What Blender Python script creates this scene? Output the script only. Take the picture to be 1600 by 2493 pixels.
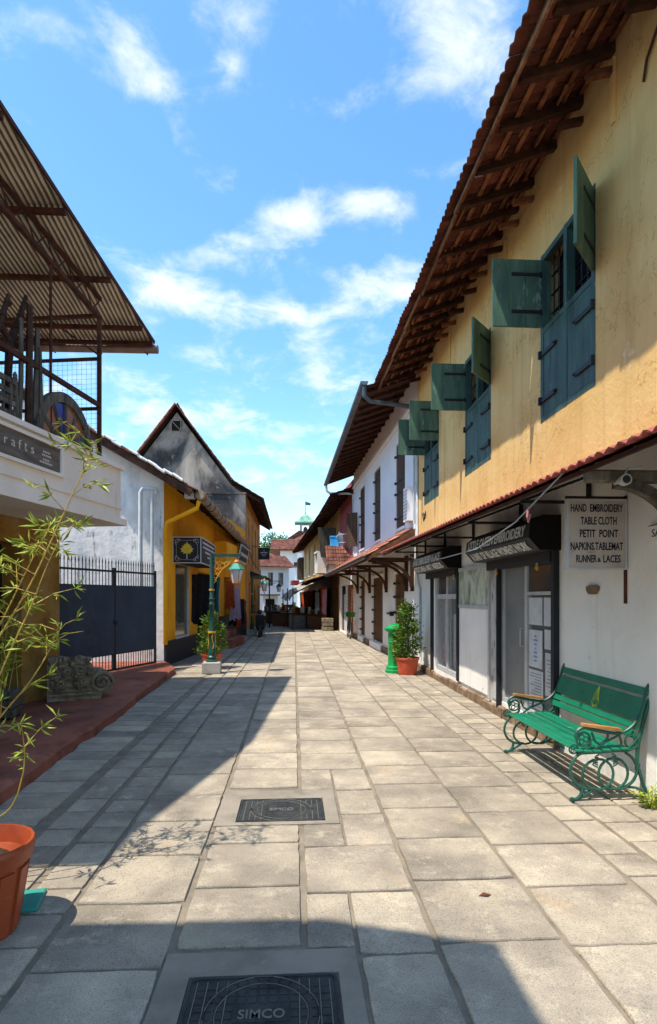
import bpy, math, random
from mathutils import Vector, Matrix
import numpy as np
random.seed(7); RNG=np.random.default_rng(7)
for o in list(bpy.data.objects): bpy.data.objects.remove(o)
SC=bpy.context.scene; COL=SC.collection
# ------------------------------------------------------------ camera
FPX=1420.0; YAW=math.atan(84/FPX)
cd=bpy.data.cameras.new('camera'); cam=bpy.data.objects.new('camera',cd); COL.objects.link(cam)
cam.location=(0,0,1.6); cam.rotation_euler=(math.pi/2,0,-YAW)
cd.sensor_fit='VERTICAL'; cd.sensor_height=36; cd.sensor_width=36*1600/2493; cd.lens=36*FPX/2493
cd.shift_y=208.5/2493; cd.clip_start=.05; cd.clip_end=3000
SC.camera=cam
# ------------------------------------------------------------ light
SUNV=Vector((-.39,-.22,1.0)).normalized()       # towards the sun
EL=math.asin(SUNV.z); AZ=math.atan2(SUNV.x,SUNV.y)
sl=bpy.data.lights.new('sun','SUN'); so=bpy.data.objects.new('sun',sl); COL.objects.link(so)
sl.energy=2.9; sl.angle=math.radians(.53); sl.color=(1,.93,.81); so.location=(-8,-6,30)
so.rotation_euler=SUNV.to_track_quat('Z','Y').to_euler()
SC.view_settings.view_transform='Standard'; SC.view_settings.look='None'
SC.view_settings.exposure=1.16; SC.view_settings.gamma=1
SKY_STR=.15
def build_world():
    w=bpy.data.worlds.new('World'); SC.world=w; w.use_nodes=True
    nt=w.node_tree; N=nt.nodes; L=nt.links; N.clear()
    out=N.new('ShaderNodeOutputWorld'); bg=N.new('ShaderNodeBackground'); bg.inputs[1].default_value=SKY_STR
    sky=N.new('ShaderNodeTexSky'); sky.sky_type='NISHITA'; sky.sun_disc=False
    sky.sun_elevation=EL; sky.sun_rotation=AZ; sky.air_density=1.0; sky.dust_density=.5; sky.ozone_density=1.0; sky.altitude=5
    hs=N.new('ShaderNodeHueSaturation'); hs.inputs['Saturation'].default_value=1.22; hs.inputs['Value'].default_value=1.0; hs.inputs['Hue'].default_value=.491
    L.new(sky.outputs[0],hs.inputs['Color'])
    tc=N.new('ShaderNodeTexCoord'); sep=N.new('ShaderNodeSeparateXYZ'); L.new(tc.outputs['Generated'],sep.inputs[0])
    def mth(op,a,b=None,clamp=False):
        m=N.new('ShaderNodeMath'); m.operation=op; m.use_clamp=clamp
        for i,x in enumerate((a,b)):
            if x is None: continue
            if isinstance(x,(int,float)): m.inputs[i].default_value=x
            else: L.new(x,m.inputs[i])
        return m.outputs[0]
    X,Y,Z=sep.outputs
    # cloud deck: direction projected on a plane overhead
    den=mth('MAXIMUM',mth('ADD',Z,.22),.05)
    cv=N.new('ShaderNodeCombineXYZ'); L.new(mth('DIVIDE',X,den),cv.inputs[0]); L.new(mth('DIVIDE',Y,den),cv.inputs[1]); L.new(mth('MULTIPLY',Z,.6),cv.inputs[2])
    def noise(scale,detail,rough,dist,off):
        mp=N.new('ShaderNodeMapping'); mp.inputs['Location'].default_value=off; L.new(cv.outputs[0],mp.inputs[0])
        n=N.new('ShaderNodeTexNoise'); n.inputs['Scale'].default_value=scale; n.inputs['Detail'].default_value=detail
        n.inputs['Roughness'].default_value=rough; n.inputs['Distortion'].default_value=dist; L.new(mp.outputs[0],n.inputs['Vector']); return n.outputs[0]
    big=noise(1.6,2,.5,.2,(3.1,1.7,0)); fine=noise(7.5,11,.62,.3,(2.4,5.2,0))
    # banks of cloud that stand over the street, as directions (x/y, z/y, half widths, weight)
    s_,c_=math.sin(YAW),math.cos(YAW)
    def dirof(u,v):
        a=(u-800)/FPX; b=(1455-v)/FPX
        return (s_+a*c_)/(c_-a*s_), b/(c_-a*s_)
    banks=[(1090,90,95,150,.36),(1010,20,120,70,.26),(1190,110,90,110,.22),(720,530,85,32,.36),(600,585,95,30,.33),(510,625,60,28,.24),(425,655,60,45,.22),(925,505,70,40,.3),(840,490,50,30,.2),
           (560,740,190,40,.27),(760,790,170,36,.25),(920,705,110,50,.27),(360,715,110,34,.22),(500,860,90,25,.2),(300,110,75,60,.27),(375,190,65,45,.25),(562,155,32,28,.24),(90,70,110,70,.22),(530,40,80,50,.16),(820,470,120,50,.1),(850,900,180,40,.16),(680,1130,300,90,.16),(430,1010,120,30,.17),(1000,640,90,60,.14)]
    yy=mth('MAXIMUM',Y,.02); gx=mth('DIVIDE',X,yy); gz=mth('DIVIDE',Z,yy)
    tot=None
    for (u,v,rx,ry,wt) in banks:
        cx,cz=dirof(u,v)
        dx=mth('DIVIDE',mth('SUBTRACT',gx,cx),rx/FPX); dz=mth('DIVIDE',mth('SUBTRACT',gz,cz),ry/FPX)
        q=mth('ADD',mth('MULTIPLY',dx,dx),mth('MULTIPLY',dz,dz))
        e=mth('MULTIPLY',mth('EXPONENT',mth('MULTIPLY',q,-.7)),wt)
        tot=e if tot is None else mth('ADD',tot,e)
    tot=mth('MULTIPLY',tot,mth('GREATER_THAN',Y,.05))
    f=mth('ADD',mth('ADD',mth('MULTIPLY',mth('SUBTRACT',fine,.5),1.25),mth('MULTIPLY',mth('SUBTRACT',big,.5),.35)),tot)
    mr=N.new('ShaderNodeMapRange'); mr.interpolation_type='SMOOTHSTEP'; L.new(f,mr.inputs['Value'])
    mr.inputs['From Min'].default_value=.02; mr.inputs['From Max'].default_value=.55
    fac=mth('MULTIPLY',mr.outputs[0],.88)
    mx=N.new('ShaderNodeMix'); mx.data_type='RGBA'; L.new(fac,mx.inputs['Factor']); L.new(hs.outputs[0],mx.inputs['A'])
    mx.inputs['B'].default_value=(3.7,3.85,4.05,1)
    L.new(mx.outputs['Result'],bg.inputs[0]); L.new(bg.outputs[0],out.inputs[0])
build_world()
# ------------------------------------------------------------ helpers
def tag(o,label=None,cat=None,group=None,kind=None):
    for k,v in (('label',label),('category',cat),('group',group),('kind',kind)):
        if v: o[k]=v
    return o
def thing(name,loc,label,cat,group=None):
    o=bpy.data.objects.new(name,None); COL.objects.link(o); o.location=loc; o.empty_display_size=.2
    return tag(o,label,cat,group)
def wloc(o):
    v=Vector((0,0,0))
    while o: v+=o.location; o=o.parent
    return v
def rotz(a): return Matrix.Rotation(a,3,'Z')
class Fr:
    """a vertical frame: s runs from A to B, n is the outward normal (left=+1 turns s by +90 degrees)"""
    def __init__(f,A,B,left=1):
        f.A=Vector((A[0],A[1],0)); d=Vector((B[0]-A[0],B[1]-A[1],0)); f.len=d.length; f.d=d.normalized()
        f.n=Vector((-f.d.y,f.d.x,0))*left
    def P(f,s,n,z): return f.A+f.d*s+f.n*n+Vector((0,0,z))
class MB:
    def __init__(s): s.v=[]; s.f=[]
    def add(s,vs,fs):
        b=len(s.v); s.v+= [tuple(p) for p in vs]; s.f+=[tuple(b+i for i in q) for q in fs]; return s
    def hexa(s,p):   # 8 points: bottom ring 0-3, top ring 4-7
        return s.add(p,[(0,3,2,1),(4,5,6,7),(0,1,5,4),(1,2,6,5),(2,3,7,6),(3,0,4,7)])
    def box(s,c,size,R=None):
        c=Vector(c); h=[x/2 for x in size]; P=[]
        for z in (-h[2],h[2]):
            for x,y in ((-h[0],-h[1]),(h[0],-h[1]),(h[0],h[1]),(-h[0],h[1])):
                q=Vector((x,y,z)); P.append(c+(R@q if R else q))
        return s.hexa(P)
    def bb(s,x0,x1,y0,y1,z0,z1): return s.box(((x0+x1)/2,(y0+y1)/2,(z0+z1)/2),(abs(x1-x0),abs(y1-y0),abs(z1-z0)))
    def fbox(s,fr,s0,s1,n0,n1,z0,z1):
        P=[fr.P(a,b,z) for z in (z0,z1) for a,b in ((s0,n0),(s1,n0),(s1,n1),(s0,n1))]
        return s.hexa(P)
    def cbox(s,c,size,R=None,ch=.01):   # chamfered box
        c=Vector(c); hx,hy,hz=[x/2 for x in size]; ch=min(ch,hx*.9,hy*.9,hz*.9); P=[]
        def ring(x,y,z): return [(-x,-y,z),(x,-y,z),(x,y,z),(-x,y,z)]
        pts=ring(hx-ch,hy-ch,-hz)+ring(hx,hy,-hz+ch)+ring(hx,hy,hz-ch)+ring(hx-ch,hy-ch,hz)
        P=[c+(R@Vector(q) if R else Vector(q)) for q in pts]
        F=[(3,2,1,0),(12,13,14,15)]
        for k in range(3):
            for i in range(4): a=k*4+i; b=k*4+(i+1)%4; F.append((a,b,b+4,a+4))
        return s.add(P,F)
    def bar(s,a,b,w,h=None,up=(0,0,1)):
        h=h or w; a=Vector(a); b=Vector(b); d=(b-a); L=d.length
        if L<1e-6: return s
        d.normalize(); u=Vector(up)
        if abs(d.dot(u))>.98: u=Vector((1,0,0))
        x=d.cross(u).normalized(); y=x.cross(d).normalized()
        P=[p+x*sx*w/2+y*sy*h/2 for p in (a,b) for sx,sy in ((-1,-1),(1,-1),(1,1),(-1,1))]
        return s.hexa(P)
    def tube(s,pts,r,n=8,closed=False,cap=True):
        pts=[Vector(p) for p in pts]; m=len(pts); rr=r if isinstance(r,(list,tuple)) else [r]*m
        B=len(s.v); prev=None
        for i,p in enumerate(pts):
            if closed: t=(pts[(i+1)%m]-pts[i-1])
            else: t=pts[min(i+1,m-1)]-pts[max(i-1,0)]
            if t.length<1e-9: t=Vector((0,0,1))
            t.normalize()
            if prev is None:
                u=Vector((0,0,1)) if abs(t.z)<.9 else Vector((1,0,0))
                x=t.cross(u).normalized()
            else:
                x=prev-t*prev.dot(t)
                x=x.normalized() if x.length>1e-6 else t.orthogonal().normalized()
            prev=x; y=t.cross(x)
            for k in range(n):
                a=2*math.pi*k/n; s.v.append(tuple(p+(x*math.cos(a)+y*math.sin(a))*rr[i]))
        for i in range(m if closed else m-1):
            j=(i+1)%m
            for k in range(n):
                k2=(k+1)%n; s.f.append((B+i*n+k,B+i*n+k2,B+j*n+k2,B+j*n+k))
        if cap and not closed:
            s.f.append(tuple(B+k for k in range(n))[::-1]); s.f.append(tuple(B+(m-1)*n+k for k in range(n)))
        return s
    def lathe(s,c,prof,n=20,a0=0,sx=1,sy=1):
        c=Vector(c); B=len(s.v); m=len(prof)
        for r,z in prof:
            for k in range(n):
                a=a0+2*math.pi*k/n; s.v.append((c.x+r*sx*math.cos(a),c.y+r*sy*math.sin(a),c.z+z))
        for i in range(m-1):
            for k in range(n):
                k2=(k+1)%n; s.f.append((B+i*n+k,B+i*n+k2,B+(i+1)*n+k2,B+(i+1)*n+k))
        s.f.append(tuple(B+k for k in range(n))[::-1]); s.f.append(tuple(B+(m-1)*n+k for k in range(n)))
        return s
    def prism(s,poly,ext):   # polygon of 3d points extruded along ext
        n=len(poly); e=Vector(ext); P=[Vector(p) for p in poly]; B=len(s.v)
        s.v+=[tuple(p) for p in P]+[tuple(p+e) for p in P]
        s.f.append(tuple(B+i for i in range(n))[::-1]); s.f.append(tuple(B+n+i for i in range(n)))
        for i in range(n): j=(i+1)%n; s.f.append((B+i,B+j,B+n+j,B+n+i))
        return s
    def sheet(s,grid):      # rows of points
        B=len(s.v); R=len(grid); C=len(grid[0])
        for row in grid: s.v+=[tuple(p) for p in row]
        for i in range(R-1):
            for j in range(C-1): a=B+i*C+j; s.f.append((a,a+1,a+C+1,a+C))
        return s
    def xf(s,fn): s.v=[tuple(fn(Vector(p))) for p in s.v]; return s
    def mesh(s,name,smooth=False):
        me=bpy.data.meshes.new(name); me.from_pydata(s.v,[],s.f); me.update()
        import bmesh
        bm=bmesh.new(); bm.from_mesh(me); bmesh.ops.recalc_face_normals(bm,faces=bm.faces); bm.to_mesh(me); bm.free()
        if smooth:
            for p in me.polygons: p.use_smooth=True
            try: me.set_sharp_from_angle(angle=math.radians(40))
            except Exception: pass
        return me
    def build(s,name,mat,parent=None,smooth=False,label=None,local=False,kind=None,origin=None):
        off=wloc(parent) if (parent and not local) else Vector((0,0,0))
        if origin is not None: off=off+ (Vector(origin)-off)
        if off.length>0: s.v=[(p[0]-off.x,p[1]-off.y,p[2]-off.z) for p in s.v]
        me=s.mesh(name,smooth); me.materials.append(mat)
        o=bpy.data.objects.new(name,me); COL.objects.link(o)
        if parent: o.parent=parent
        if origin is not None: o.location=Vector(origin)-(wloc(parent) if parent else Vector((0,0,0)))
        if label: o['label']=label
        if kind: o['kind']=kind
        return o
def single(mb,name,mat,loc,label,cat,group=None,smooth=False):
    return tag(mb.build(name,mat,None,smooth,origin=loc),label,cat,group)
def copy_tree(o,parent=None):
    c=o.copy(); COL.objects.link(c); c.parent=parent
    for ch in o.children: copy_tree(ch,c)
    return c
def text_mesh(txt,w,h,mat,name,parent,origin,xdir,ydir,align='CENTER',thick=.002,bold=0.0,local_fit=True):
    """flat lettering fitted in a w x h box centred on origin; xdir/ydir are world directions"""
    cu=bpy.data.curves.new('lettering','FONT'); cu.body=txt; cu.align_x='LEFT'; cu.size=1; cu.offset=bold; cu.resolution_u=3; cu.extrude=.001
    ob=bpy.data.objects.new('tmp',cu); COL.objects.link(ob)
    dg=bpy.context.evaluated_depsgraph_get(); me=bpy.data.meshes.new_from_object(ob.evaluated_get(dg)); bpy.data.objects.remove(ob)
    co=np.zeros(len(me.vertices)*3); me.vertices.foreach_get('co',co); co=co.reshape(-1,3)
    mn=co.min(0); mxx=co.max(0); S=mxx-mn; xd=Vector(xdir).normalized(); yd=Vector(ydir).normalized(); nd=xd.cross(yd)
    o0=Vector(origin)-(wloc(parent) if parent else Vector((0,0,0)))
    ux=((co[:,0]-mn[0])/S[0]-.5)*w; uy=((co[:,1]-mn[1])/S[1]-.5)*h; uz=np.where(co[:,2]>0,thick,0)
    P=np.array(o0)+np.outer(ux,np.array(xd))+np.outer(uy,np.array(yd))+np.outer(uz,np.array(nd))
    me.vertices.foreach_set('co',P.ravel()); me.update(); me.materials.clear(); me.materials.append(mat)
    o=bpy.data.objects.new(name,me); COL.objects.link(o); o.parent=parent; return o
def wall_open(mb,fr,s0,s1,z0,z1,t,ops):
    ss=sorted({s0,s1}|{x for o in ops for x in o[:2] if s0<x<s1}); zs=sorted({z0,z1}|{x for o in ops for x in o[2:] if z0<x<z1})
    def solid(i,j):
        if i<0 or j<0 or i>=len(ss)-1 or j>=len(zs)-1: return False
        a=(ss[i]+ss[i+1])/2; b=(zs[j]+zs[j+1])/2
        return not any(o[0]<a<o[1] and o[2]<b<o[3] for o in ops)
    for i in range(len(ss)-1):
        for j in range(len(zs)-1):
            if not solid(i,j): continue
            a,b,c,d=ss[i],ss[i+1],zs[j],zs[j+1]; P=fr.P
            mb.add([P(a,0,c),P(b,0,c),P(b,0,d),P(a,0,d)],[(0,1,2,3)])
            mb.add([P(a,-t,c),P(a,-t,d),P(b,-t,d),P(b,-t,c)],[(0,1,2,3)])
            if not solid(i-1,j): mb.add([P(a,0,c),P(a,0,d),P(a,-t,d),P(a,-t,c)],[(0,1,2,3)])
            if not solid(i+1,j): mb.add([P(b,0,c),P(b,-t,c),P(b,-t,d),P(b,0,d)],[(0,1,2,3)])
            if not solid(i,j-1): mb.add([P(a,0,c),P(a,-t,c),P(b,-t,c),P(b,0,c)],[(0,1,2,3)])
            if not solid(i,j+1): mb.add([P(a,0,d),P(b,0,d),P(b,-t,d),P(a,-t,d)],[(0,1,2,3)])
    return mb
# ------------------------------------------------------------ materials
def lin(h):
    h=h.lstrip('#'); r=[int(h[i:i+2],16)/255 for i in (0,2,4)]
    return tuple((x/12.92 if x<=.04045 else ((x+.055)/1.055)**2.4) for x in r)
def C4(c): 
    if isinstance(c,str): c=lin(c)
    return (*c[:3],1)
def mat(name,cols,scale=2.0,detail=5,rough=.8,bump=0.0,bscale=30,stretch=(1,1,1),layers=(),rand=0.0,metal=0.0,dist=0.0,spec=.3,bdetail=4,trans=0,coat=0,bdist=.02,rrand=None):
    """cols: list of (pos,colour) over noise; layers: dicts col,scale,lo,hi,stretch,op,detail laid over by their own noise"""
    m=bpy.data.materials.new(name); m.use_nodes=True; nt=m.node_tree; N=nt.nodes; L=nt.links
    b=N['Principled BSDF']; b.inputs['Roughness'].default_value=rough; b.inputs['Metallic'].default_value=metal
    b.inputs['Specular IOR Level'].default_value=spec
    if trans: b.inputs['Transmission Weight'].default_value=trans
    if coat: b.inputs['Coat Weight'].default_value=coat; b.inputs['Coat Roughness'].default_value=.15
    geo=N.new('ShaderNodeNewGeometry'); oi=N.new('ShaderNodeObjectInfo')
    vec=geo.outputs['Position']
    rsum=N.new('ShaderNodeMath'); L.new(oi.outputs['Random'],rsum.inputs[0]); L.new(geo.outputs['Random Per Island'],rsum.inputs[1]); rfr=N.new('ShaderNodeMath'); rfr.operation='FRACT'; L.new(rsum.outputs[0],rfr.inputs[0]); RND=rfr.outputs[0]
    if rand:
        va=N.new('ShaderNodeVectorMath'); va.operation='SCALE'; cb=N.new('ShaderNodeCombineXYZ')
        for i in range(3): L.new(RND,cb.inputs[i])
        L.new(cb.outputs[0],va.inputs[0]); va.inputs['Scale'].default_value=37.0
        ad=N.new('ShaderNodeVectorMath'); L.new(vec,ad.inputs[0]); L.new(va.outputs[0],ad.inputs[1]); vec=ad.outputs[0]
    def noise(sc,de,st,off=0,di=0,ro=.6):
        mp=N.new('ShaderNodeMapping'); mp.inputs['Scale'].default_value=st; mp.inputs['Location'].default_value=(off,off*.7,off*.3); L.new(vec,mp.inputs[0])
        n=N.new('ShaderNodeTexNoise'); n.inputs['Scale'].default_value=sc; n.inputs['Detail'].default_value=de; n.inputs['Distortion'].default_value=di; n.inputs['Roughness'].default_value=ro
        L.new(mp.outputs[0],n.inputs['Vector']); return n.outputs[0]
    n0=noise(scale,detail,stretch,0,dist); r=N.new('ShaderNodeValToRGB'); L.new(n0,r.inputs[0])
    el=r.color_ramp.elements
    while len(el)<len(cols): el.new(.5)
    for e,(p,c) in zip(el,cols): e.position=p; e.color=C4(c)
    col=r.outputs[0]
    for i,ly in enumerate(layers):
        n=noise(ly.get('scale',5),ly.get('detail',6),ly.get('stretch',(1,1,1)),11.3*(i+1),ly.get('dist',0),ly.get('ro',.65))
        if ly.get('ridge'):
            q1=N.new('ShaderNodeMath'); q1.operation='SUBTRACT'; q1.inputs[1].default_value=.5; L.new(n,q1.inputs[0]); q2=N.new('ShaderNodeMath'); q2.operation='ABSOLUTE'; L.new(q1.outputs[0],q2.inputs[0]); n=q2.outputs[0]
        mr=N.new('ShaderNodeMapRange'); L.new(n,mr.inputs[0]); mr.inputs[1].default_value=ly['lo']; mr.inputs[2].default_value=ly['hi']; mr.inputs[4].default_value=ly.get('op',1)
        mx=N.new('ShaderNodeMix'); mx.data_type='RGBA'; L.new(mr.outputs[0],mx.inputs['Factor']); L.new(col,mx.inputs['A']); mx.inputs['B'].default_value=C4(ly['col']); col=mx.outputs['Result']
    if rand:
        hs=N.new('ShaderNodeHueSaturation'); mr=N.new('ShaderNodeMapRange'); L.new(RND,mr.inputs[0]); mr.inputs[3].default_value=1-rand; mr.inputs[4].default_value=1+rand
        L.new(mr.outputs[0],hs.inputs['Value']); L.new(col,hs.inputs['Color']); col=hs.outputs[0]
    L.new(col,b.inputs['Base Color'])
    if bump:
        nb=noise(bscale,bdetail,(1,1,1),5.5); bp=N.new('ShaderNodeBump'); bp.inputs['Strength'].default_value=bump; bp.inputs['Distance'].default_value=bdist
        L.new(nb,bp.inputs['Height']); L.new(bp.outputs[0],b.inputs['Normal'])
    if rrand:
        nr=noise(rrand[0],4,(1,1,1),8.8); mr=N.new('ShaderNodeMapRange'); L.new(nr,mr.inputs[0]); mr.inputs[1].default_value=.3; mr.inputs[2].default_value=.7; mr.inputs[3].default_value=rrand[1]; mr.inputs[4].default_value=rrand[2]
        L.new(mr.outputs[0],b.inputs['Roughness'])
    return m
def glassmat(name,tint,rough=.08,alpha=.35):
    m=bpy.data.materials.new(name); m.use_nodes=True; nt=m.node_tree; b=nt.nodes['Principled BSDF']
    b.inputs['Base Color'].default_value=C4(tint); b.inputs['Roughness'].default_value=rough; b.inputs['Alpha'].default_value=alpha; b.inputs['Specular IOR Level'].default_value=.8
    return m
S_V=(1.6,1.6,.25)   # vertical streaks
YEL=mat('ochre_limewash',[(.3,'#d6aa64'),(.5,'#e2bb78'),(.7,'#e9c787')],.9,6,.9,.35,18,layers=[dict(col='#c58f48',scale=2.2,lo=.52,hi=.75,stretch=(1.5,1.5,.22),op=.35),dict(col='#ecca8c',scale=7,lo=.6,hi=.72,op=.5),dict(col='#8a6230',scale=22,lo=.68,hi=.74,op=.6),dict(col='#f0d8a8',scale=3.0,lo=.62,hi=.74,op=.5,detail=9),dict(col='#a87438',scale=1.1,lo=.55,hi=.72,stretch=(1.2,1.2,.3),op=.35),dict(col='#9c7a4a',scale=3.5,lo=.53,hi=.72,stretch=(2.2,2.2,.09),op=.26),dict(col='#7e5c30',scale=.5,lo=.004,hi=.0,ridge=1,op=.45,detail=6,dist=.4),dict(col='#e9d5ae',scale=1.7,lo=.64,hi=.67,op=.55,detail=8)],bdetail=8)
WHT=mat('white_limewash',[(.3,'#e3ddd2'),(.5,'#f0ebe2'),(.7,'#f4f0e8')],1.1,6,.9,.3,16,layers=[dict(col='#b5aea4',scale=1.6,lo=.56,hi=.78,stretch=(1.5,1.5,.3),op=.4),dict(col='#6d5a47',scale=4.5,lo=.655,hi=.70,op=.85,detail=10,ro=.7),dict(col='#94a0a8',scale=.8,lo=.5,hi=.8,op=.25),dict(col='#9a9184',scale=3.2,lo=.56,hi=.74,stretch=(2.2,2.2,.1),op=.35)],bdetail=8)
WHT2=mat('weathered_white_limewash',[(.3,'#d3d3d0'),(.5,'#e8e8e5'),(.7,'#f0f0ed')],.9,6,.9,.9,5,layers=[dict(col='#8f9aa3',scale=1.6,lo=.47,hi=.68,stretch=(1.2,1.2,.5),op=.6,detail=9),dict(col='#35362f',scale=3.2,lo=.60,hi=.70,stretch=(1.5,1.5,.4),op=.85,detail=10),dict(col='#6f7c88',scale=9,lo=.66,hi=.75,op=.5)],bdetail=8)
WHT3=mat('bluish_white_paint',[(.3,'#e0dfe0'),(.6,'#eeedec')],.7,4,.88,.15,18,layers=[dict(col='#b3ab9c',scale=1.8,lo=.62,hi=.8,stretch=(1.5,1.5,.2),op=.6),dict(col='#56493a',scale=7,lo=.74,hi=.79,op=.6)])
CREAM=mat('cream_paint',[(.3,'#ddd3c6'),(.6,'#eae1d5')],1.5,4,.8,.12,20,layers=[dict(col='#8f857b',scale=2.0,lo=.62,hi=.8,stretch=(2,2,.3),op=.5),dict(col='#5b5049',scale=13,lo=.72,hi=.78,op=.6)])
STONE=mat('granite_slab',[(.28,'#776e61'),(.5,'#9f9382'),(.72,'#beb098')],1.7,6,.86,.55,120,rand=.11,layers=[dict(col='#cabda4',scale=5,lo=.53,hi=.66,op=.7,detail=11,ro=.8),dict(col='#5d574e',scale=4,lo=.55,hi=.74,op=.6,detail=11,ro=.78),dict(col='#b99a74',scale=1.7,lo=.6,hi=.74,op=.5),dict(col='#45413b',scale=130,lo=.52,hi=.66,op=.55,detail=3),dict(col='#d8cfbb',scale=150,lo=.58,hi=.7,op=.38,detail=3)],bdetail=3,bdist=.008)
MORTAR=mat('mortar',[(.3,'#70675a'),(.6,'#8d8271')],4,6,.95,.5,60,layers=[dict(col='#5f5749',scale=3,lo=.58,hi=.75,op=.6)])
CONC=mat('concrete',[(.3,'#7b7367'),(.6,'#958b7d')],3,7,.95,.45,70,layers=[dict(col='#5b5446',scale=5,lo=.58,hi=.75,op=.6),dict(col='#b0a48f',scale=9,lo=.62,hi=.75,op=.5)])
REDFL=mat('red_oxide_floor',[(.3,'#74402f'),(.55,'#965743'),(.75,'#ab7059')],1.3,7,.85,.35,25,layers=[dict(col='#33241f',scale=1.9,lo=.5,hi=.68,op=.7,detail=9),dict(col='#9c6a5c',scale=5,lo=.64,hi=.74,op=.5)])
IRON=mat('cast_iron',[(.3,'#2c2d2e'),(.6,'#434443')],8,6,.62,.4,90,layers=[dict(col='#5c5a52',scale=16,lo=.6,hi=.75,op=.45)],metal=.3)
IRONTOP=mat('worn_iron_rib',[(.3,'#6b675c'),(.6,'#7d7869')],20,4,.6,.2,90,metal=.2)
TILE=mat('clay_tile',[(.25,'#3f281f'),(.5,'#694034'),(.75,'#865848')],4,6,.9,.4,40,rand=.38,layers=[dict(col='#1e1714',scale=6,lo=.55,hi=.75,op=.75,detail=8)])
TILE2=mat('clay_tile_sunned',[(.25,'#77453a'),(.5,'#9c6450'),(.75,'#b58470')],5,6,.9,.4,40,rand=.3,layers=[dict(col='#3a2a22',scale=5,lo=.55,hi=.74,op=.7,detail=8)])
TILER=mat('red_tile_sheet',[(.3,'#8a4a42'),(.6,'#a5584e')],3,4,.6,.1,40,rand=.08,layers=[dict(col='#6d4a40',scale=6,lo=.62,hi=.76,op=.5)])
RAFT=mat('old_rafter_wood',[(.3,'#241711'),(.6,'#4a3022')],6,6,.85,.5,40,stretch=(1,1,1),rand=.25,layers=[dict(col='#8a6242',scale=9,lo=.62,hi=.74,op=.5)])
BATT=mat('batten_wood',[(.3,'#4f3320'),(.6,'#8a5f3f')],9,5,.85,.4,50,rand=.3)
DKW=mat('brown_plank_wood',[(.3,'#3a291f'),(.55,'#54402f'),(.75,'#6b5443')],3,7,.82,.4,50,stretch=(6,6,.5),rand=.15)
DKW2=mat('warm_plank_wood',[(.3,'#422713'),(.55,'#66411f'),(.75,'#7e5530')],3,7,.8,.4,50,stretch=(6,6,.5),rand=.15)
BRK=mat('bracket_wood',[(.3,'#331d12'),(.6,'#4d2c1a')],6,5,.75,.3,50)
GREYW=mat('weathered_timber',[(.3,'#3b352d'),(.55,'#5d554a'),(.75,'#7a7163')],4,7,.9,.6,45,stretch=(4,4,.5),rand=.3)
TEAL=mat('teal_paint',[(.3,'#3a564a'),(.5,'#4a6c58'),(.7,'#5c7d66')],2.2,7,.6,.3,45,stretch=(3,3,.6),layers=[dict(col='#1e3f45',scale=3,lo=.5,hi=.7,op=.7,stretch=(3,3,.5)),dict(col='#8fae9c',scale=5,lo=.6,hi=.66,op=.55,detail=9,stretch=(2,2,.7)),dict(col='#5b4a35',scale=8,lo=.63,hi=.7,op=.7,detail=8)],spec=.4)
TEALD=mat('dark_teal_paint',[(.3,'#2a403a'),(.5,'#37534a'),(.7,'#476657')],2.2,7,.62,.3,45,stretch=(3,3,.6),layers=[dict(col='#173037',scale=3,lo=.5,hi=.7,op=.7,stretch=(3,3,.5)),dict(col='#7f9c96',scale=5,lo=.62,hi=.68,op=.5,detail=9,stretch=(2,2,.6)),dict(col='#6a5238',scale=8,lo=.64,hi=.71,op=.7,detail=8)],spec=.4)
BLK=mat('black_iron',[(.3,'#121214'),(.6,'#1f1f22')],8,4,.55,.2,60,spec=.4)
BLKP=mat('black_painted_sheet',[(.3,'#1b1d22'),(.6,'#24272d')],5,5,.6,.15,50,layers=[dict(col='#4b4a48',scale=12,lo=.66,hi=.75,op=.35)])
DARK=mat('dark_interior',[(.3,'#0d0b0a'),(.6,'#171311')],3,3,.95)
NAVY=mat('navy_sheet_steel',[(.3,'#182634'),(.5,'#22364a'),(.7,'#2a4158')],1.3,7,.6,.2,30,layers=[dict(col='#45525a',scale=3.2,lo=.56,hi=.74,op=.45),dict(col='#131c26',scale=6,lo=.62,hi=.74,op=.5),dict(col='#5c3a28',scale=15,lo=.72,hi=.78,op=.6)],spec=.4)
RUST=mat('rusted_steel',[(.3,'#2c1811'),(.55,'#4d2817'),(.75,'#6d3d22')],7,7,.85,.5,60,layers=[dict(col='#1d1412',scale=5,lo=.55,hi=.7,op=.7)])
GALV=mat('galvanised_sheet',[(.3,'#8d8676'),(.6,'#aaa291')],2.0,5,.5,.1,30,layers=[dict(col='#5c4838',scale=2.2,lo=.58,hi=.75,op=.6,stretch=(2,.3,1))],metal=.25)
GRPAINT=mat('green_gloss_paint',[(.3,'#0c6b4c'),(.6,'#0f7a58')],5,5,.34,.06,60,layers=[dict(col='#7f9aa0',scale=6,lo=.66,hi=.69,op=.75,detail=9),dict(col='#0a4a3a',scale=4,lo=.6,hi=.75,op=.4)],spec=.5,rrand=(7,.25,.5))
GRFR=mat('green_cast_iron',[(.3,'#123f33'),(.6,'#1d5a49')],7,5,.42,.15,70,layers=[dict(col='#7d8f84',scale=25,lo=.72,hi=.78,op=.5)],spec=.5)
GRBOX=mat('postbox_green',[(.3,'#03803c'),(.6,'#069348')],5,4,.35,.05,50,spec=.5)
GRPOST=mat('lamp_green',[(.3,'#0b3a2f'),(.6,'#11493b')],6,4,.45,.1,60,spec=.5)
TURQ=mat('turquoise_paint',[(.3,'#2c8474'),(.6,'#379382')],5,4,.45,.05,60)
GOLD=mat('gold_paint',[(.3,'#c08a25'),(.6,'#d9a53a')],8,4,.45,.1,60)
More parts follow.
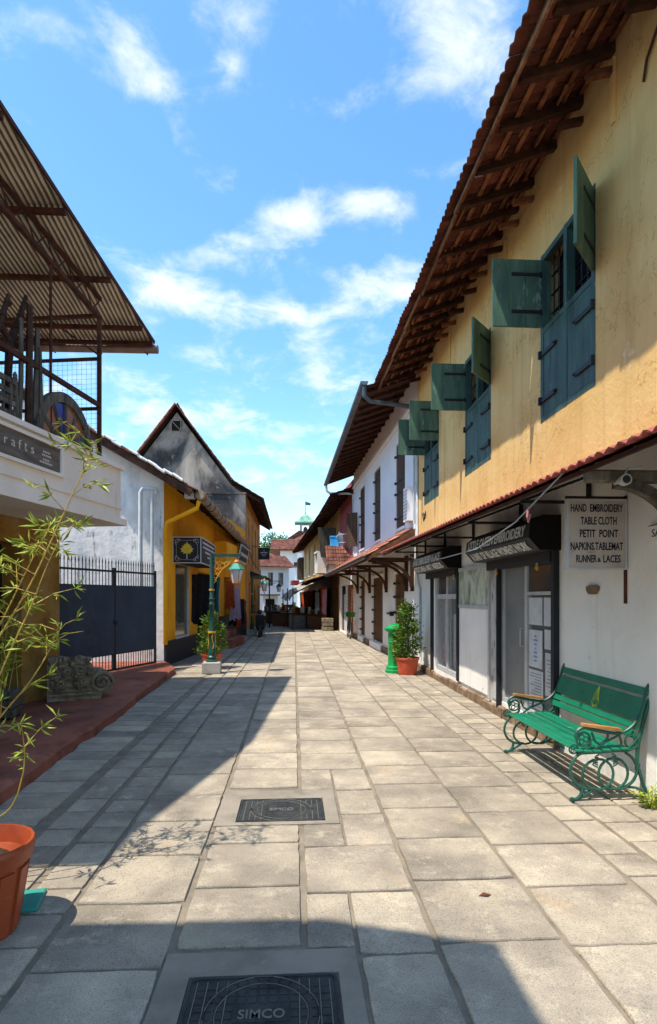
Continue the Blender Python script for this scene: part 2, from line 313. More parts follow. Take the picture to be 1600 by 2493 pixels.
AMBER=mat('amber_paint',[(.3,'#b86a1c'),(.6,'#d08330')],8,4,.45,.1,60)
ARMW=mat('varnished_armrest_wood',[(.3,'#9c6a34'),(.6,'#c08c50')],6,5,.5,.2,60,stretch=(1,1,1))
FROST=mat('frosted_glass',[(.3,'#b9bcc2'),(.6,'#cfd2d8')],4,3,.4)
TERRA=mat('terracotta_plastic',[(.3,'#b5482a'),(.6,'#c2553a')],4,4,.5,.08,60,layers=[dict(col='#8a3a22',scale=5,lo=.6,hi=.75,op=.4)],spec=.45)
ORNG=mat('orange_plastic',[(.3,'#87361a'),(.6,'#9c4420')],4,4,.45,.08,40,layers=[dict(col='#5d2a14',scale=4,lo=.52,hi=.7,op=.6,detail=9),dict(col='#b08a6c',scale=7,lo=.63,hi=.72,op=.5,detail=9)],spec=.45)
SOIL=mat('soil',[(.3,'#2a1d12'),(.6,'#4a3824')],30,6,.95,1,60)
LEAF=mat('shrub_leaf',[(.25,'#35500f'),(.5,'#577520'),(.75,'#8aa33c')],9,4,.55,rand=.1,spec=.35)
LEAFY=mat('bamboo_leaf',[(.25,'#5f7a1c'),(.5,'#93a032'),(.75,'#bcbe55')],14,4,.55,spec=.35)
LEAFG=mat('tree_leaf',[(.25,'#27450f'),(.5,'#3f6a1c'),(.75,'#65922f')],2,4,.6,spec=.3)
CANE=mat('bamboo_cane',[(.3,'#8d7a2e'),(.6,'#b79a48')],12,4,.5)
BARK=mat('bark',[(.3,'#3c2f22'),(.6,'#5c4936')],12,5,.9,.5,50)
YWALL=mat('marigold_paint',[(.3,'#d88f0c'),(.5,'#e8a312'),(.7,'#efb022')],1.2,5,.85,.2,18,layers=[dict(col='#a8680c',scale=2.2,lo=.56,hi=.76,stretch=(1.6,1.6,.25),op=.6),dict(col='#6b4514',scale=9,lo=.7,hi=.77,op=.6)])
OWALL=mat('orange_ochre_wash',[(.3,'#b5742e'),(.5,'#ca893e'),(.7,'#d6994e')],1.4,6,.9,.25,18,layers=[dict(col='#7d5a3c',scale=1.6,lo=.55,hi=.74,stretch=(1.6,1.6,.3),op=.7)])
GREYP=mat('mould_blackened_plaster',[(.33,'#26272a'),(.45,'#555351'),(.55,'#958d83'),(.68,'#b8ab9b')],.5,9,.95,.5,9,stretch=(1,1,.7),dist=.6,layers=[dict(col='#1d1e20',scale=1.5,lo=.5,hi=.7,op=.8,stretch=(1.3,1.3,.6),detail=10),dict(col='#b8ab9a',scale=3.5,lo=.62,hi=.72,op=.5)],bdetail=8)
PINK=mat('rose_paint',[(.3,'#94484a'),(.6,'#a85a5a')],1.6,4,.85,.2,20,layers=[dict(col='#6d3436',scale=2,lo=.6,hi=.78,op=.5,stretch=(1.5,1.5,.3))])
OCH2=mat('faded_yellow_wash',[(.3,'#a8874c'),(.5,'#c2a263'),(.7,'#cdb47c')],1.1,6,.9,.25,14,layers=[dict(col='#5f5038',scale=1.6,lo=.52,hi=.72,op=.75,stretch=(1.6,1.6,.3)),dict(col='#d9d0ba',scale=2.6,lo=.6,hi=.7,op=.6)])
PIPE=mat('grey_white_pipe',[(.3,'#a9b1b5'),(.6,'#c0c7ca')],4,3,.5)
GUT=mat('dark_zinc_gutter',[(.3,'#47555c'),(.6,'#617077')],4,4,.45,.1,40,metal=.3)
GUT2=mat('grey_gutter',[(.3,'#3b3c3d'),(.6,'#56585a')],4,4,.45,.1,40,metal=.3)
BAMG=mat('bamboo_wrap_gutter',[(.3,'#6f6151'),(.5,'#8d7f6b'),(.7,'#a5967f')],7,6,.85,.4,40)
PLINTH=mat('laterite_plinth',[(.3,'#5d4a39'),(.5,'#806850'),(.7,'#a38c72')],4,7,.95,.7,25,layers=[dict(col='#3f3327',scale=5,lo=.55,hi=.72,op=.8)])
PAPER=mat('white_paper',[(.3,'#b9bcbd'),(.6,'#cdd0d1')],5,5,.8,layers=[dict(col='#8d9398',scale=8,lo=.6,hi=.72,op=.6)])
DOORG=mat('grey_door_sheet',[(.3,'#6d706f'),(.6,'#7f8280')],1.5,4,.5,layers=[dict(col='#575a58',scale=3,lo=.6,hi=.75,op=.4)])
FRAMEW=mat('aluminium_frame',[(.3,'#a9a9a8'),(.6,'#bdbdbb')],4,3,.5)
LETW=mat('white_lettering',[(.3,'#c9c9c6'),(.6,'#d8d8d5')],9,3,.7,layers=[dict(col='#6b6b6b',scale=20,lo=.64,hi=.7,op=.6)])
LETB=mat('black_lettering',[(.3,'#141824'),(.6,'#1d2230')],9,3,.7)
SIGNW=mat('rust_stained_sign',[(.3,'#a89b90'),(.6,'#b9aea5')],6,5,.6,layers=[dict(col='#a5652e',scale=5,lo=.62,hi=.72,op=.7,stretch=(1,1,4)),dict(col='#8a7a6d',scale=9,lo=.58,hi=.72,op=.5)])
CLOTHS={k:mat('cloth_'+k,[(.3,a),(.6,b)],14,5,.9,.3,60) for k,(a,b) in dict(black=('#0c0c0f','#1a1a1f'),teal=('#14505a','#1d6e76'),orange=('#b23c12','#d2521c'),rust=('#7d2f16','#a34a24'),pink=('#a86a72','#c58a90'),white=('#b5b0aa','#d0ccc6'),mauve=('#8a7a92','#a898ac'),olive=('#3a3d28','#565a3c'),grey=('#5d5b58','#7c7975'),brown=('#4a2c1e','#6b4430')).items()}
BLUEP=mat('sky_blue_plastic',[(.3,'#2f8fd0'),(.6,'#46a5e0')],3,3,.45)
VERD=mat('verdigris_copper',[(.3,'#4f7f70'),(.5,'#6d9a86'),(.7,'#93b39c')],2,6,.7,.3,20,layers=[dict(col='#5d6a4c',scale=3,lo=.6,hi=.74,op=.6)])
CARVE=mat('carved_granite',[(.3,'#5c5040'),(.5,'#857762'),(.7,'#a3957e')],7,7,.95,.9,45,layers=[dict(col='#2b251d',scale=11,lo=.55,hi=.7,op=.7)],bdetail=8,bdist=.03)
GREYT=mat('grey_tarpaulin',[(.3,'#857d71'),(.6,'#a89f90')],3,6,.8,.5,14,layers=[dict(col='#4a453e',scale=4,lo=.55,hi=.72,op=.6)])
GLASS=glassmat('shop_glass',(.5,.55,.56),.05,.16)
GLASSD=glassmat('dark_window_glass',(.06,.07,.08),.08,.8)
STG={k:glassmat('stained_'+k,c,.3,.9) for k,c in dict(amber=(.30,.10,.03),blue=(.02,.02,.22),green=(.01,.16,.05)).items()}
# ------------------------------------------------------------ ground and paving
g=MB(); g.add([(-400,-60,-.045),(400,-60,-.045),(400,900,-.045),(-400,900,-.045)],[(0,1,2,3)])
gr=g.build('ground',CONC); tag(gr,'plain packed ground under and beyond the street','ground',kind='structure')
pv=MB(); pv.add([(-4.2,-3,-.014),(3.2,-3,-.014),(3.2,62,-.014),(-4.2,62,-.014)],[(0,1,2,3)])
pave=pv.build('pavement',MORTAR); tag(pave,'street paving of grey granite slabs set in mortar','pavement',kind='structure')
def slab_mesh(seed):
    r=random.Random(seed); m=6; ring=[]
    for (x0,y0,x1,y1) in ((-.5,-.5,.5,-.5),(.5,-.5,.5,.5),(.5,.5,-.5,.5),(-.5,.5,-.5,-.5)):
        for k in range(m):
            t=k/m; x=x0+(x1-x0)*t; y=y0+(y1-y0)*t; j=.007 if k else .014
            ring.append((x-math.copysign(abs(r.gauss(0,j)),x)*(abs(x)>.49),y-math.copysign(abs(r.gauss(0,j)),y)*(abs(y)>.49)))
    n=len(ring); V=[(x,y,-1) for x,y in ring]+[(x,y,-.22) for x,y in ring]+[(x*.988,y*.988,r.gauss(0,.02)) for x,y in ring]+[(0,0,.05)]
    F=[]
    for i in range(n):
        j=(i+1)%n; F+=[(i,j,n+j,n+i),(n+i,n+j,2*n+j,2*n+i),(2*n+i,2*n+j,3*n)]
    me=bpy.data.meshes.new('slab'); me.from_pydata(V,[],F); me.update(); me.materials.append(STONE); return me
SLABS=[slab_mesh(i) for i in range(10)]
slots=[]
colsM=[-1.15,-.56,.05,.66,1.27,1.90]
GAP={-1.15:.03,-.56:.03,.05:.03,.66:.024,1.27:.02,1.90:.022}
frames=[(-.57,.285,1.4,2.66),(-.57,.33,4.12,4.86)]
for ci in range(5):
    x0=colsM[ci]+GAP[colsM[ci]]/2; x1=colsM[ci+1]-GAP[colsM[ci+1]]/2; y=1.52+random.uniform(-.03,.03)
    if ci==0: y=1.44
    while y<42:
        d=.567+random.uniform(-.025,.025); yy0,yy1=y+.009,y+d-.009
        parts=[(x0,x1,yy0,yy1)]
        for (a,b,c,e) in frames:
            nx=[]
            for (p,q,s,t) in parts:
                if q<=a or p>=b or t<=c or s>=e: nx.append((p,q,s,t)); continue
                if p<a-.06: nx.append((p,a,s,t))
                if q>b+.06: nx.append((b+.015,q,s,t))
                if s<c-.08: nx.append((max(p,a),min(q,b),s,c-.01))
                if t>e+.08: nx.append((max(p,a),min(q,b),e+.01,t))
            parts=nx
        slots+=parts; y+=d
for cols,dep in (((1.90,2.18,2.5,2.84),.29),((-1.43,-1.15),.285),((-1.72,-1.45),.285),((-2.42,-1.80),.31)):
    for ci in range(len(cols)-1):
        y=1.5+random.uniform(0,.2)
        while y<42:
            d=dep*random.choice((1,1,1,1.15,.9,1.9 if dep<.3 and random.random()<.15 else 1)); slots.append((cols[ci]+.014,cols[ci+1]-.014,y+.01,y+d-.01)); y+=d
slots.sort(key=lambda q:-((q[1]-q[0])*(q[3]-q[2])/max(q[2],1)**3))
far=MB(); cnt=0
for (a,b,c,e) in slots:
    cx,cy=(a+b)/2,(c+e)/2
    if cnt<300:
        o=bpy.data.objects.new('paving_slab',random.choice(SLABS)); COL.objects.link(o); o.parent=pave
        o.location=(cx,cy,random.gauss(0,.0018)); o.scale=((b-a)*random.choice((-1,1)),(e-c)*random.choice((-1,1)),.03)
        o.rotation_euler=(random.gauss(0,.002),random.gauss(0,.002),random.gauss(0,.004)); cnt+=1
    else:
        far.cbox((cx,cy,-.015+random.gauss(0,.0012)),(b-a,e-c,.03),ch=.004)
far.build('far_paving_slabs',STONE,pave,kind='stuff')
def manhole(cx,cy,w,d,fx0,fx1,fy0,fy1,txt,label):
    t=thing('manhole_cover',(cx,cy,0),label,'manhole cover','iron covers in the street paving')
    f=MB(); 
    for a,b,c,e in ((fx0,cx-w/2-.008,fy0,fy1),(cx+w/2+.008,fx1,fy0,fy1),(cx-w/2-.008,cx+w/2+.008,fy0,cy-d/2-.008),(cx-w/2-.008,cx+w/2+.008,cy+d/2+.008,fy1)): f.bb(a,b,c,e,-.03,.001)
    f.build('concrete_surround',CONC,t)
    p=MB()
    def rr(w,d,r,z):
        P=[]
        for sx,sy,a0 in ((1,1,0),(-1,1,90),(-1,-1,180),(1,-1,270)):
            for k in range(5):
                a=math.radians(a0+k*22.5); P.append((cx+sx*(w/2-r)+r*math.cos(a),cy+sy*(d/2-r)+r*math.sin(a),z))
        return P
    p.prism(rr(w,d,.03,-.03),(0,0,.028)); p.build('plate',IRON,t)
    rim=MB(); o1=rr(w,d,.03,.002); i1=rr(w-.024,d-.024,.025,.002); n=len(o1)
    rim.add(o1+i1+[(x,y,-.002) for x,y,z in i1],[(i,(i+1)%n,n+(i+1)%n,n+i) for i in range(n)]+[(n+i,n+(i+1)%n,2*n+(i+1)%n,2*n+i) for i in range(n)]); rim.build('rim',IRON,t)
    cell=.042; nx=int((w-.05)/cell); ny=int((d-.05)/cell); st=MB(); R=d*.44
    for i in range(nx):
        for j in range(ny):
            x=cx-(nx-1)*cell/2+i*cell; y=cy-(ny-1)*cell/2+j*cell; q=math.hypot(x-cx,y-cy)
            if abs(q-R)<.024 or (abs(x-cx)<.125 and abs(y-cy)<.045): continue
            st.cbox((x,y,-.001),(cell-.008,cell-.008,.006),ch=.002)
    for k in range(28):
        a=2*math.pi*k/28; st.cbox((cx+R*math.cos(a),cy+R*math.sin(a),-.001),(.030,R*.2,.006),rotz(a),.002)
    st.cbox((cx,cy,-.001),(.23,.075,.006),ch=.002)
    st.build('raised_studs',IRON,t,kind='stuff')
    rg=MB()
    for r_ in (R-.022,R+.022): rg.tube([(cx+r_*math.cos(2*math.pi*k/40),cy+r_*math.sin(2*math.pi*k/40),.0005) for k in range(40)],.0022,5,True)
    for i in range(nx+1):
        if abs(i-nx/2)*cell<.135: continue
        x=cx-nx*cell/2+i*cell; rg.bar((x,cy-d/2+.03,-.001),(x,cy+d/2-.03,-.001),.004,.003)
    rg.build('worn_ribs',IRONTOP,t)
    text_mesh(txt,.18,.05,IRONTOP,'lettering',t,(cx,cy,.0022),(1,0,0),(0,1,0),thick=.002,bold=.012)
    k=MB(); 
    for sx in (-1,1): k.tube([(cx+sx*w*.36,cy-.02,.0),(cx+sx*w*.36,cy-.012,.012),(cx+sx*w*.36,cy+.012,.012),(cx+sx*w*.36,cy+.02,.0)],.004,6)
    k.build('lifting_eyes',BLK,t)
manhole(-.125,2.25,.615,.46,-.565,.28,1.42,2.655,'SIMCO','large rectangular iron cover in concrete, in the shade nearest the viewer')
manhole(-.095,4.42,.63,.46,-.565,.325,4.125,4.855,'SIMCO','rectangular iron cover in concrete lying in full sun mid street')
# ------------------------------------------------------------ roof tiles
def tile_mesh(mat_,w=.25,L=.36,th=.013,seed=0):
    r=random.Random(seed); prof=[0,.55,1,.55,-.1,.5,.95,.5,0.1]; n=len(prof); V=[];
    for y,dz in ((0,.03),(L,0)):
        for k,p in enumerate(prof): V.append(((k/(n-1)-.5)*w*1.04,y+r.gauss(0,.003)*(y==0),p*.026+dz))
        for k,p in enumerate(prof): V.append(((k/(n-1)-.5)*w*1.04,y,p*.026+dz-th))
    F=[]
    for k in range(n-1):
        F+=[(k,k+1,2*n+k+1,2*n+k),(n+k+1,n+k,3*n+k,3*n+k+1),(k+1,k,n+k,n+k+1),(2*n+k,2*n+k+1,3*n+k+1,3*n+k)]
    F+=[(0,2*n,3*n,n),(n-1,2*n-1,4*n-1,3*n-1)]
    me=bpy.data.meshes.new('tile'); me.from_pydata(V,[],F); me.update(); me.materials.append(mat_); return me
_tm={}
def tiles(parent,E0,U,V,nU,nV,mat_,w=.25,ex=.3,single_objs=True,jit=1.0,lift=0.0,sag=None):
    U=Vector(U).normalized(); V=Vector(V).normalized(); Nn=U.cross(V).normalized(); base=wloc(parent)
    key=(mat_.name,w,ex)
    if key not in _tm: _tm[key]=[tile_mesh(mat_,w,ex*1.2,seed=i) for i in range(4)]
    J=MB()
    for j in range(nV):
        for i in range(nU):
            p=Vector(E0)+U*((i+.5)*w)+V*(j*ex-.04+random.gauss(0,.006*jit))+Nn*(lift+random.gauss(0,.003*jit))
            if sag: p+=Nn*sag(i/nU,j)
            R=Matrix((U,V,Nn)).transposed()@Matrix.Rotation(random.gauss(0,.018*jit),3,'Z')@Matrix.Rotation(random.gauss(0,.012*jit),3,'X')
            me=random.choice(_tm[key])
            if single_objs:
                o=bpy.data.objects.new('tile',me); COL.objects.link(o); o.parent=parent
                o.matrix_basis=Matrix.Translation(p-base)@R.to_4x4()
            else:
                J.add([p+R@v.co for v in me.vertices],[tuple(q.vertices) for q in me.polygons])
    if not single_objs: return J.build('tile_courses',mat_,parent,kind='stuff')
# ------------------------------------------------------------ the yellow house with teal shutters
FR=Fr((2.8,2.2),(2.8,13.1),left=1)      # s = y-2.2, outward normal -X
yh=thing('yellow_house',(2.8,7.5,0),'yellow limewashed house with teal shutters above white shop fronts','house')
Y0=2.2
wins=[(5.27,6.47),(8.16,9.40),(11.15,12.40)]; WZ0,WZM,WZ1=3.58,4.60,5.46
wall_open(MB(),FR,0,10.9,2.86,6.62,.35,[(a-Y0,b-Y0,WZ0,WZ1) for a,b in wins]).build('upper_wall',YEL,yh)
wall_open(MB(),FR,0,10.9,.0,2.857,.35,[(6.06-Y0,7.75-Y0,.2,2.1),(9.8-Y0,11.45-Y0,.2,2.1)]).build('lower_wall',WHT,yh)
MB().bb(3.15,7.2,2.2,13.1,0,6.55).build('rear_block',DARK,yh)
pl_=MB(); yy=6.0
while yy<13.0:
    L_=random.uniform(.35,.6); pl_.cbox((2.78,yy+L_/2,.05+random.uniform(-.02,.015)),(.07+random.uniform(-.02,.02),L_-.008,.18),ch=.02); yy+=L_
pl_.build('plinth',PLINTH,yh)
# roof
rf=MB(); SL=.40; VL=math.hypot(1,SL)
def eZ(y): return 6.06+.03*(y-4.2)
ry0,ry1=2.3,13.3
rf.add([(2.95,ry0,eZ(ry0)+SL*1.1+.05),(2.95,ry1,eZ(ry1)+SL*1.1+.05),(5.2,ry1,eZ(ry1)+SL*3.35),(5.2,ry0,eZ(ry0)+SL*3.35),(7.4,ry1,eZ(ry1)+SL*1.2),(7.4,ry0,eZ(ry0)+SL*1.2)],[(0,1,2,3),(3,2,4,5)])
roof=rf.build('roof',TILE,yh)
U=Vector((0,-1,-.03)); V=Vector((1,0,SL))
tiles(roof,(1.85,ry1,eZ(ry1)+.05),U,V,44,5,TILE,jit=1.2,sag=lambda t,j:.02*math.sin(t*9)+.012*math.sin(t*23+1))
for k in range(6):
    b=MB(); x=1.93+k*.21; b.bar((x,ry0,eZ(ry0)+SL*(x-1.85)+.012),(x,ry1,eZ(ry1)+SL*(x-1.85)+.012),.045,.022); b.build('batten',BATT,roof)
y=2.7
while y<13.2:
    r_=MB(); yy=y+random.uniform(-.08,.08)
    P=[]; x0=1.98+random.uniform(-.05,.03); x1=2.95
    for x,hh in ((x0,.05),(2.25,.085),(x1,.1)):
        zt=eZ(yy)+SL*(x-1.85)-.002; P.append((x,zt,hh))
    poly=[(x,yy-.035,zt) for x,zt,h in P]+[(x,yy-.035,zt-h) for x,zt,h in P[::-1]]
    r_.prism(poly,(0,.07,0)); r_.build('rafter',RAFT,roof)
    if random.random()<.75:
        c=MB(); c.cbox((2.72,yy,eZ(yy)+SL*.8-.2),(.34,.06,.07),Matrix.Rotation(-.25,3,'Y'),.01); c.build('rafter_block',BATT if random.random()<.5 else RAFT,roof)
    y+=.56
# short light laths and struts between the rafters
for k in range(70):
    l=MB(); yy=random.uniform(2.8,13.0); x=random.uniform(2.0,2.7); L_=random.uniform(.25,.5)
    l.bar((x,yy,eZ(yy)+SL*(x-1.85)-.012),(x+random.uniform(-.03,.03),yy+L_,eZ(yy+L_)+SL*(x-1.85)-.012),.022,.014); l.build('lath',BATT,roof)
y=ry0
while y<ry1-.2:
    e_=min(ry1,y+random.uniform(.7,1.6)); fb=MB(); fb.bar((1.92+random.gauss(0,.012),y,eZ(y)+.0+random.gauss(0,.008)),(1.92+random.gauss(0,.012),e_,eZ(e_)+random.gauss(0,.008)),.022,.05); fb.build('eave_board',BATT,roof); y=e_+.01
for yy in (4.95,7.55,10.3):     # wooden posts at the wall head
    br=MB(); br.bb(2.775,2.83,yy-.025,yy+.025,5.75,6.32)
    br.build('wall_post',YEL,yh)
# windows
def plank_leaf(w,h,t,n,matl,mb=None):
    mb=mb or MB(); 
    for k in range(n): mb.cbox((w*(k+.5)/n,0,h/2),(w/n-.004,t,h),ch=.004)
    return mb
for wi,(a,b) in enumerate(wins):
    wf=MB(); X=2.80
    for yy in (a+.035,(a+b)/2,b-.035): wf.bb(X-.005,X+.085,yy-.035,yy+.035,WZ0,WZ1)
    for z in (WZ0+.03,WZM,WZ1-.035): wf.bb(X-.003,X+.083,a,b,z-.03,z+.03)
    win=wf.build('window',TEALD,yh,label='teal casement with open upper leaves and iron bars')
    for m,(p,q) in enumerate(((a+.07,(a+b)/2-.035),((a+b)/2+.035,b-.07))):
        lf=MB(); n=3
        for k in range(n): 
            y0_=p+(q-p)*k/n; y1_=p+(q-p)*(k+1)/n
            lf.cbox((X+.016,(y0_+y1_)/2,(WZ0+.06+WZM-.03)/2),(.03,y1_-y0_-.003,WZM-WZ0-.095),ch=.004)
        lf.build('lower_leaf',TEALD,win)
        for z in (WZ0+.24,WZM-.26):
            st=MB(); e=a+.02 if m==0 else b-.02; f_=e+(.36 if m==0 else -.36)
            st.bar((X-.012,e,z),(X-.012,f_,z),.045,.014,up=(1,0,0)); st.lathe((X-.012,f_,z),[(.026,-.006),(.026,.006)],8); st.cbox((X-.02,e,z),(.04,.03,.09),ch=.004)
            st.build('strap_hinge',BLK,win)
    for k in range(9):
        if k==4: continue
        yb=a+.1+(b-a-.2)*k/8; MB().tube([(X+.11,yb,WZM),(X+.11,yb,WZ1)],.009,6).build('iron_bar',BLK,win)
    for k in range(3): z=WZM+.2+k*.21; MB().bar((X+.11,a+.05,z),(X+.11,b-.05,z),.03,.008).build('cross_bar',BLK,win)
    cu=MB(); cu.sheet([[(X+.2+.02*math.sin(t*1.7),a+(b-a)*t/24,z) for t in range(25)] for z in (WZM-.3,WZ1)]); cu.build('unlit_room_sheet',DARK,win)  # near-black sheet, its colour stands in for the unlit room behind the bars
    # the two open upper leaves
    lh=WZ1-WZM-.1; lw=.565
    for (hy,ang) in ((b-.03,math.pi+(0.0 if wi<2 else .03)),(a+.03,math.pi+(math.radians(48) if wi<2 else math.radians(2)))):
        lf=plank_leaf(lw,lh,.028,3,TEAL); R=rotz(ang); pos=Vector((X-.01,hy,WZM+.05))
        lf.xf(lambda p:pos+R@p); leaf=lf.build('open_leaf',TEAL,win)
        for z in (.17,lh-.17):
            st=MB(); st.cbox((.17,.018,z),(.36,.01,.04),ch=.004); st.cbox((.0,.0,z),(.05,.045,.07),ch=.005); st.xf(lambda p:pos+R@p); st.build('strap_hinge',BLK,win)
        hd=MB(); hd.tube([(lw-.09,-.014,lh*.42),(lw-.09,-.035,lh*.42),(lw-.09,-.035,lh*.54),(lw-.09,-.014,lh*.54)],.006,6); hd.xf(lambda p:pos+R@p); hd.build('pull_handle',LETW,win)
# awning of red tile sheet
aw=MB(); AX,AZ_=2.0,2.50; ay0,ay1=2.2,13.2; WX,WZ=2.79,2.84
aw.add([(AX+.02,ay0,AZ_-.035),(AX+.02,ay1,AZ_+.1-.035),(WX,ay1,WZ+.06),(WX,ay0,WZ-.02)],[(0,1,2,3)])
awn=aw.build('awning',RAFT,yh)
Vv=Vector((WX-AX,0,WZ-AZ_)); slen=Vv.length
tiles(awn,(AX,ay1,AZ_+.1),Vector((0,-1,-.1/11)),Vv,44,3,TILER,w=.25,ex=slen/3,jit=.25,lift=-.01)
e=MB(); e.bar((AX+.03,ay0,AZ_-.03),(AX+.03,ay1,AZ_+.07),.02,.03); e.build('edge_board',BRK,awn)
for yy in (5.35,7.0,8.9,10.6,12.2):
    k=MB(); zt=AZ_+.1*(yy-ay0)/11
    k.bar((2.12,yy,zt-.03),(2.78,yy,zt-.03),.03,.03); k.bar((2.775,yy,zt-.36),(2.775,yy,zt+.2),.04,.03); k.bar((2.14,yy,zt-.02),(2.78,yy,zt+.22),.025,.025)
    k.build('steel_bracket',BLK,awn)
for yy in (3.95,):
    k=MB(); k.cbox((2.42,yy,2.445),(.78,.075,.085),ch=.012); 
    pts=[(2.24+.54*math.sin(t),yy,2.40-.62*(1-math.cos(t))) for t in [i*math.pi/2/10 for i in range(11)]]
    for i in range(10): k.bar(pts[i],pts[i+1],.07,.085,up=(0,1,0))
    k.build('timber_bracket',GREYW,awn)
cctv=MB(); cctv.tube([(2.27,3.86,2.41),(2.27,3.96,2.41)],.04,14); cctv.tube([(2.27,3.9,2.44),(2.3,3.9,2.49),(2.4,3.9,2.5)],.008,6)
cv=single(cctv,'spotlight',FRAMEW,(2.27,3.9,2.41),'small round grey spotlight on the timber bracket under the awning','spotlight',smooth=True)
MB().tube([(2.27,3.857,2.41),(2.27,3.862,2.41)],.028,14).build('lens',BLK,cv)
# roller shutter boxes
def shutter_box(y0,y1,l1,l2):
    prof=[(0,2.47),(.2,2.47),(.33,2.38),(.35,2.23),(.23,2.10),(0,2.10)]
    m=MB(); m.prism([(2.8-n,y0,z) for n,z in prof],(0,y1-y0,0)); bx=m.build('shutter_box',BLKP,yh)
    m=MB(); m.prism([(2.8-n*.995,y0-.006,z) for n,z in prof],(0,.006,0)); m.build('end_cap',DARK,bx)
    cy=(y0+y1)/2; w=(y1-y0)
    up=Vector((-.33+.35,0,.15)).normalized(); nrm=Vector((-.15,0,.02)).normalized()
    P=Vector((2.8-.34,cy,2.305))+Vector((-.004,0,0)); text_mesh(l1,w*.9,.145,LETW,'lettering',bx,P,(0,-1,0),up,thick=.003,bold=.022)
    up2=Vector((-.12,0,.13)).normalized(); P=Vector((2.8-.29,cy,2.165))+Vector((-.006,0,-.006)); text_mesh(l2,w*.88,.125,LETW,'lettering',bx,P,(0,-1,0),up2,thick=.003,bold=.022)
    r=MB(); r.bb(2.72,2.797,y0+.1,y1-.1,1.98,2.099); r.build('shutter_slats',BLK,bx)
    g_=MB()
    for yy in (y0+.07,): g_.bb(2.735,2.797,yy-.035,yy+.035,.2,2.098)
    g_.build('guide_rail',BLKP,bx)
    g_=MB(); g_.bb(2.735,2.797,y1-.5,y1-.455,.12,2.098); g_.build('guide_rail',BLKP,bx)
shutter_box(5.97,8.22,'LITTLE QUEEN EMBROIDERY',"A UNIT OF VILLAGE WOMEN'S WORK")
shutter_box(9.62,12.05,'HAND EMBROIDERY & LACE','KITCHEN ART NEEDS')
for (yy,x) in ((6.35,2.70),(7.66,2.70),(9.75,2.70)):
    p=MB(); p.cbox((x,yy,1.93),(.018,.055,.05),Matrix.Rotation(.3,3,'X'),.006); pk=single(p,'padlock',GOLD,(x,yy,1.93),['brass padlock hanging at the near end of the larger black shutter box','brass padlock hanging at the far side of the grey shop door','brass padlock hanging from the farther black shutter box'][(6.35,7.66,9.75).index(yy)],'padlock','brass padlocks on the shop shutters')
    MB().tube([(x,yy-.015,1.95),(x,yy-.012,1.985),(x,yy+.012,1.985),(x,yy+.015,1.95)],.005,6).build('shackle',FRAMEW,pk)
# shop door with notices
dr=MB(); X=2.84
for yy in (6.13,6.93,7.70): dr.bb(X-.03,X+.03,yy-.04,yy+.04,.2,2.1)
for z in (.23,2.05): dr.bb(X-.028,X+.028,6.09,7.74,z-.04,z+.04)
dr.bb(X-.026,X+.026,6.13,6.93,1.63,1.67)
door=dr.build('shop_door',FRAMEW,yh)
MB().bb(X-.01,X+.01,6.97,7.66,.27,2.01).build('door_leaf',DOORG,door)
MB().tube([(X-.01,7.05,1.0),(X-.05,7.05,1.0),(X-.05,7.05,1.22),(X-.01,7.05,1.22)],.009,6).build('door_handle',FRAMEW,door)
MB().bb(X-.006,X+.006,6.17,6.89,.27,1.63).build('pane',GLASS,door); MB().bb(X-.006,X+.006,6.17,6.89,1.67,2.01).build('pane',GLASSD,door)
notes=[(6.5,6.88,.78,1.22),(6.18,6.44,1.02,1.24),(6.48,6.88,.3,.75),(6.2,6.42,.5,.98),(6.2,6.46,1.28,1.6),(6.5,6.88,1.28,1.6)]
for (a,b,c,d) in notes: MB().bb(X-.012,X-.008,a,b,c,d).build('paper_notice',PAPER,door)
mo=MB(); blue=mat('blue_ink',[(.3,'#6f86b8'),(.6,'#8fa2c8')],20,4,.8)
for k in range(7): 
    r_=(.05,.07,.06,.03,.05,.075,.04)[k]; mo.lathe((X-.0135,6.69,.86+k*.048),[(r_*.6,-.012),(r_,0),(r_*.6,.012)],12,sx=.02,sy=1)
mo.build('embroidery_motif',blue,door)
ln=MB()
for k in range(12):
    z=.33+k*.034; ln.bb(X-.0145,X-.0125,6.52,6.52+random.uniform(.15,.33),z,z+.008)
for k in range(9):
    z=.56+k*.042; ln.bb(X-.0145,X-.0125,6.22,6.22+random.uniform(.08,.18),z,z+.008)
ln.build('printed_lines',mat('grey_ink',[(.3,'#6b7076'),(.6,'#80868c')],20,3,.8),door,kind='stuff')
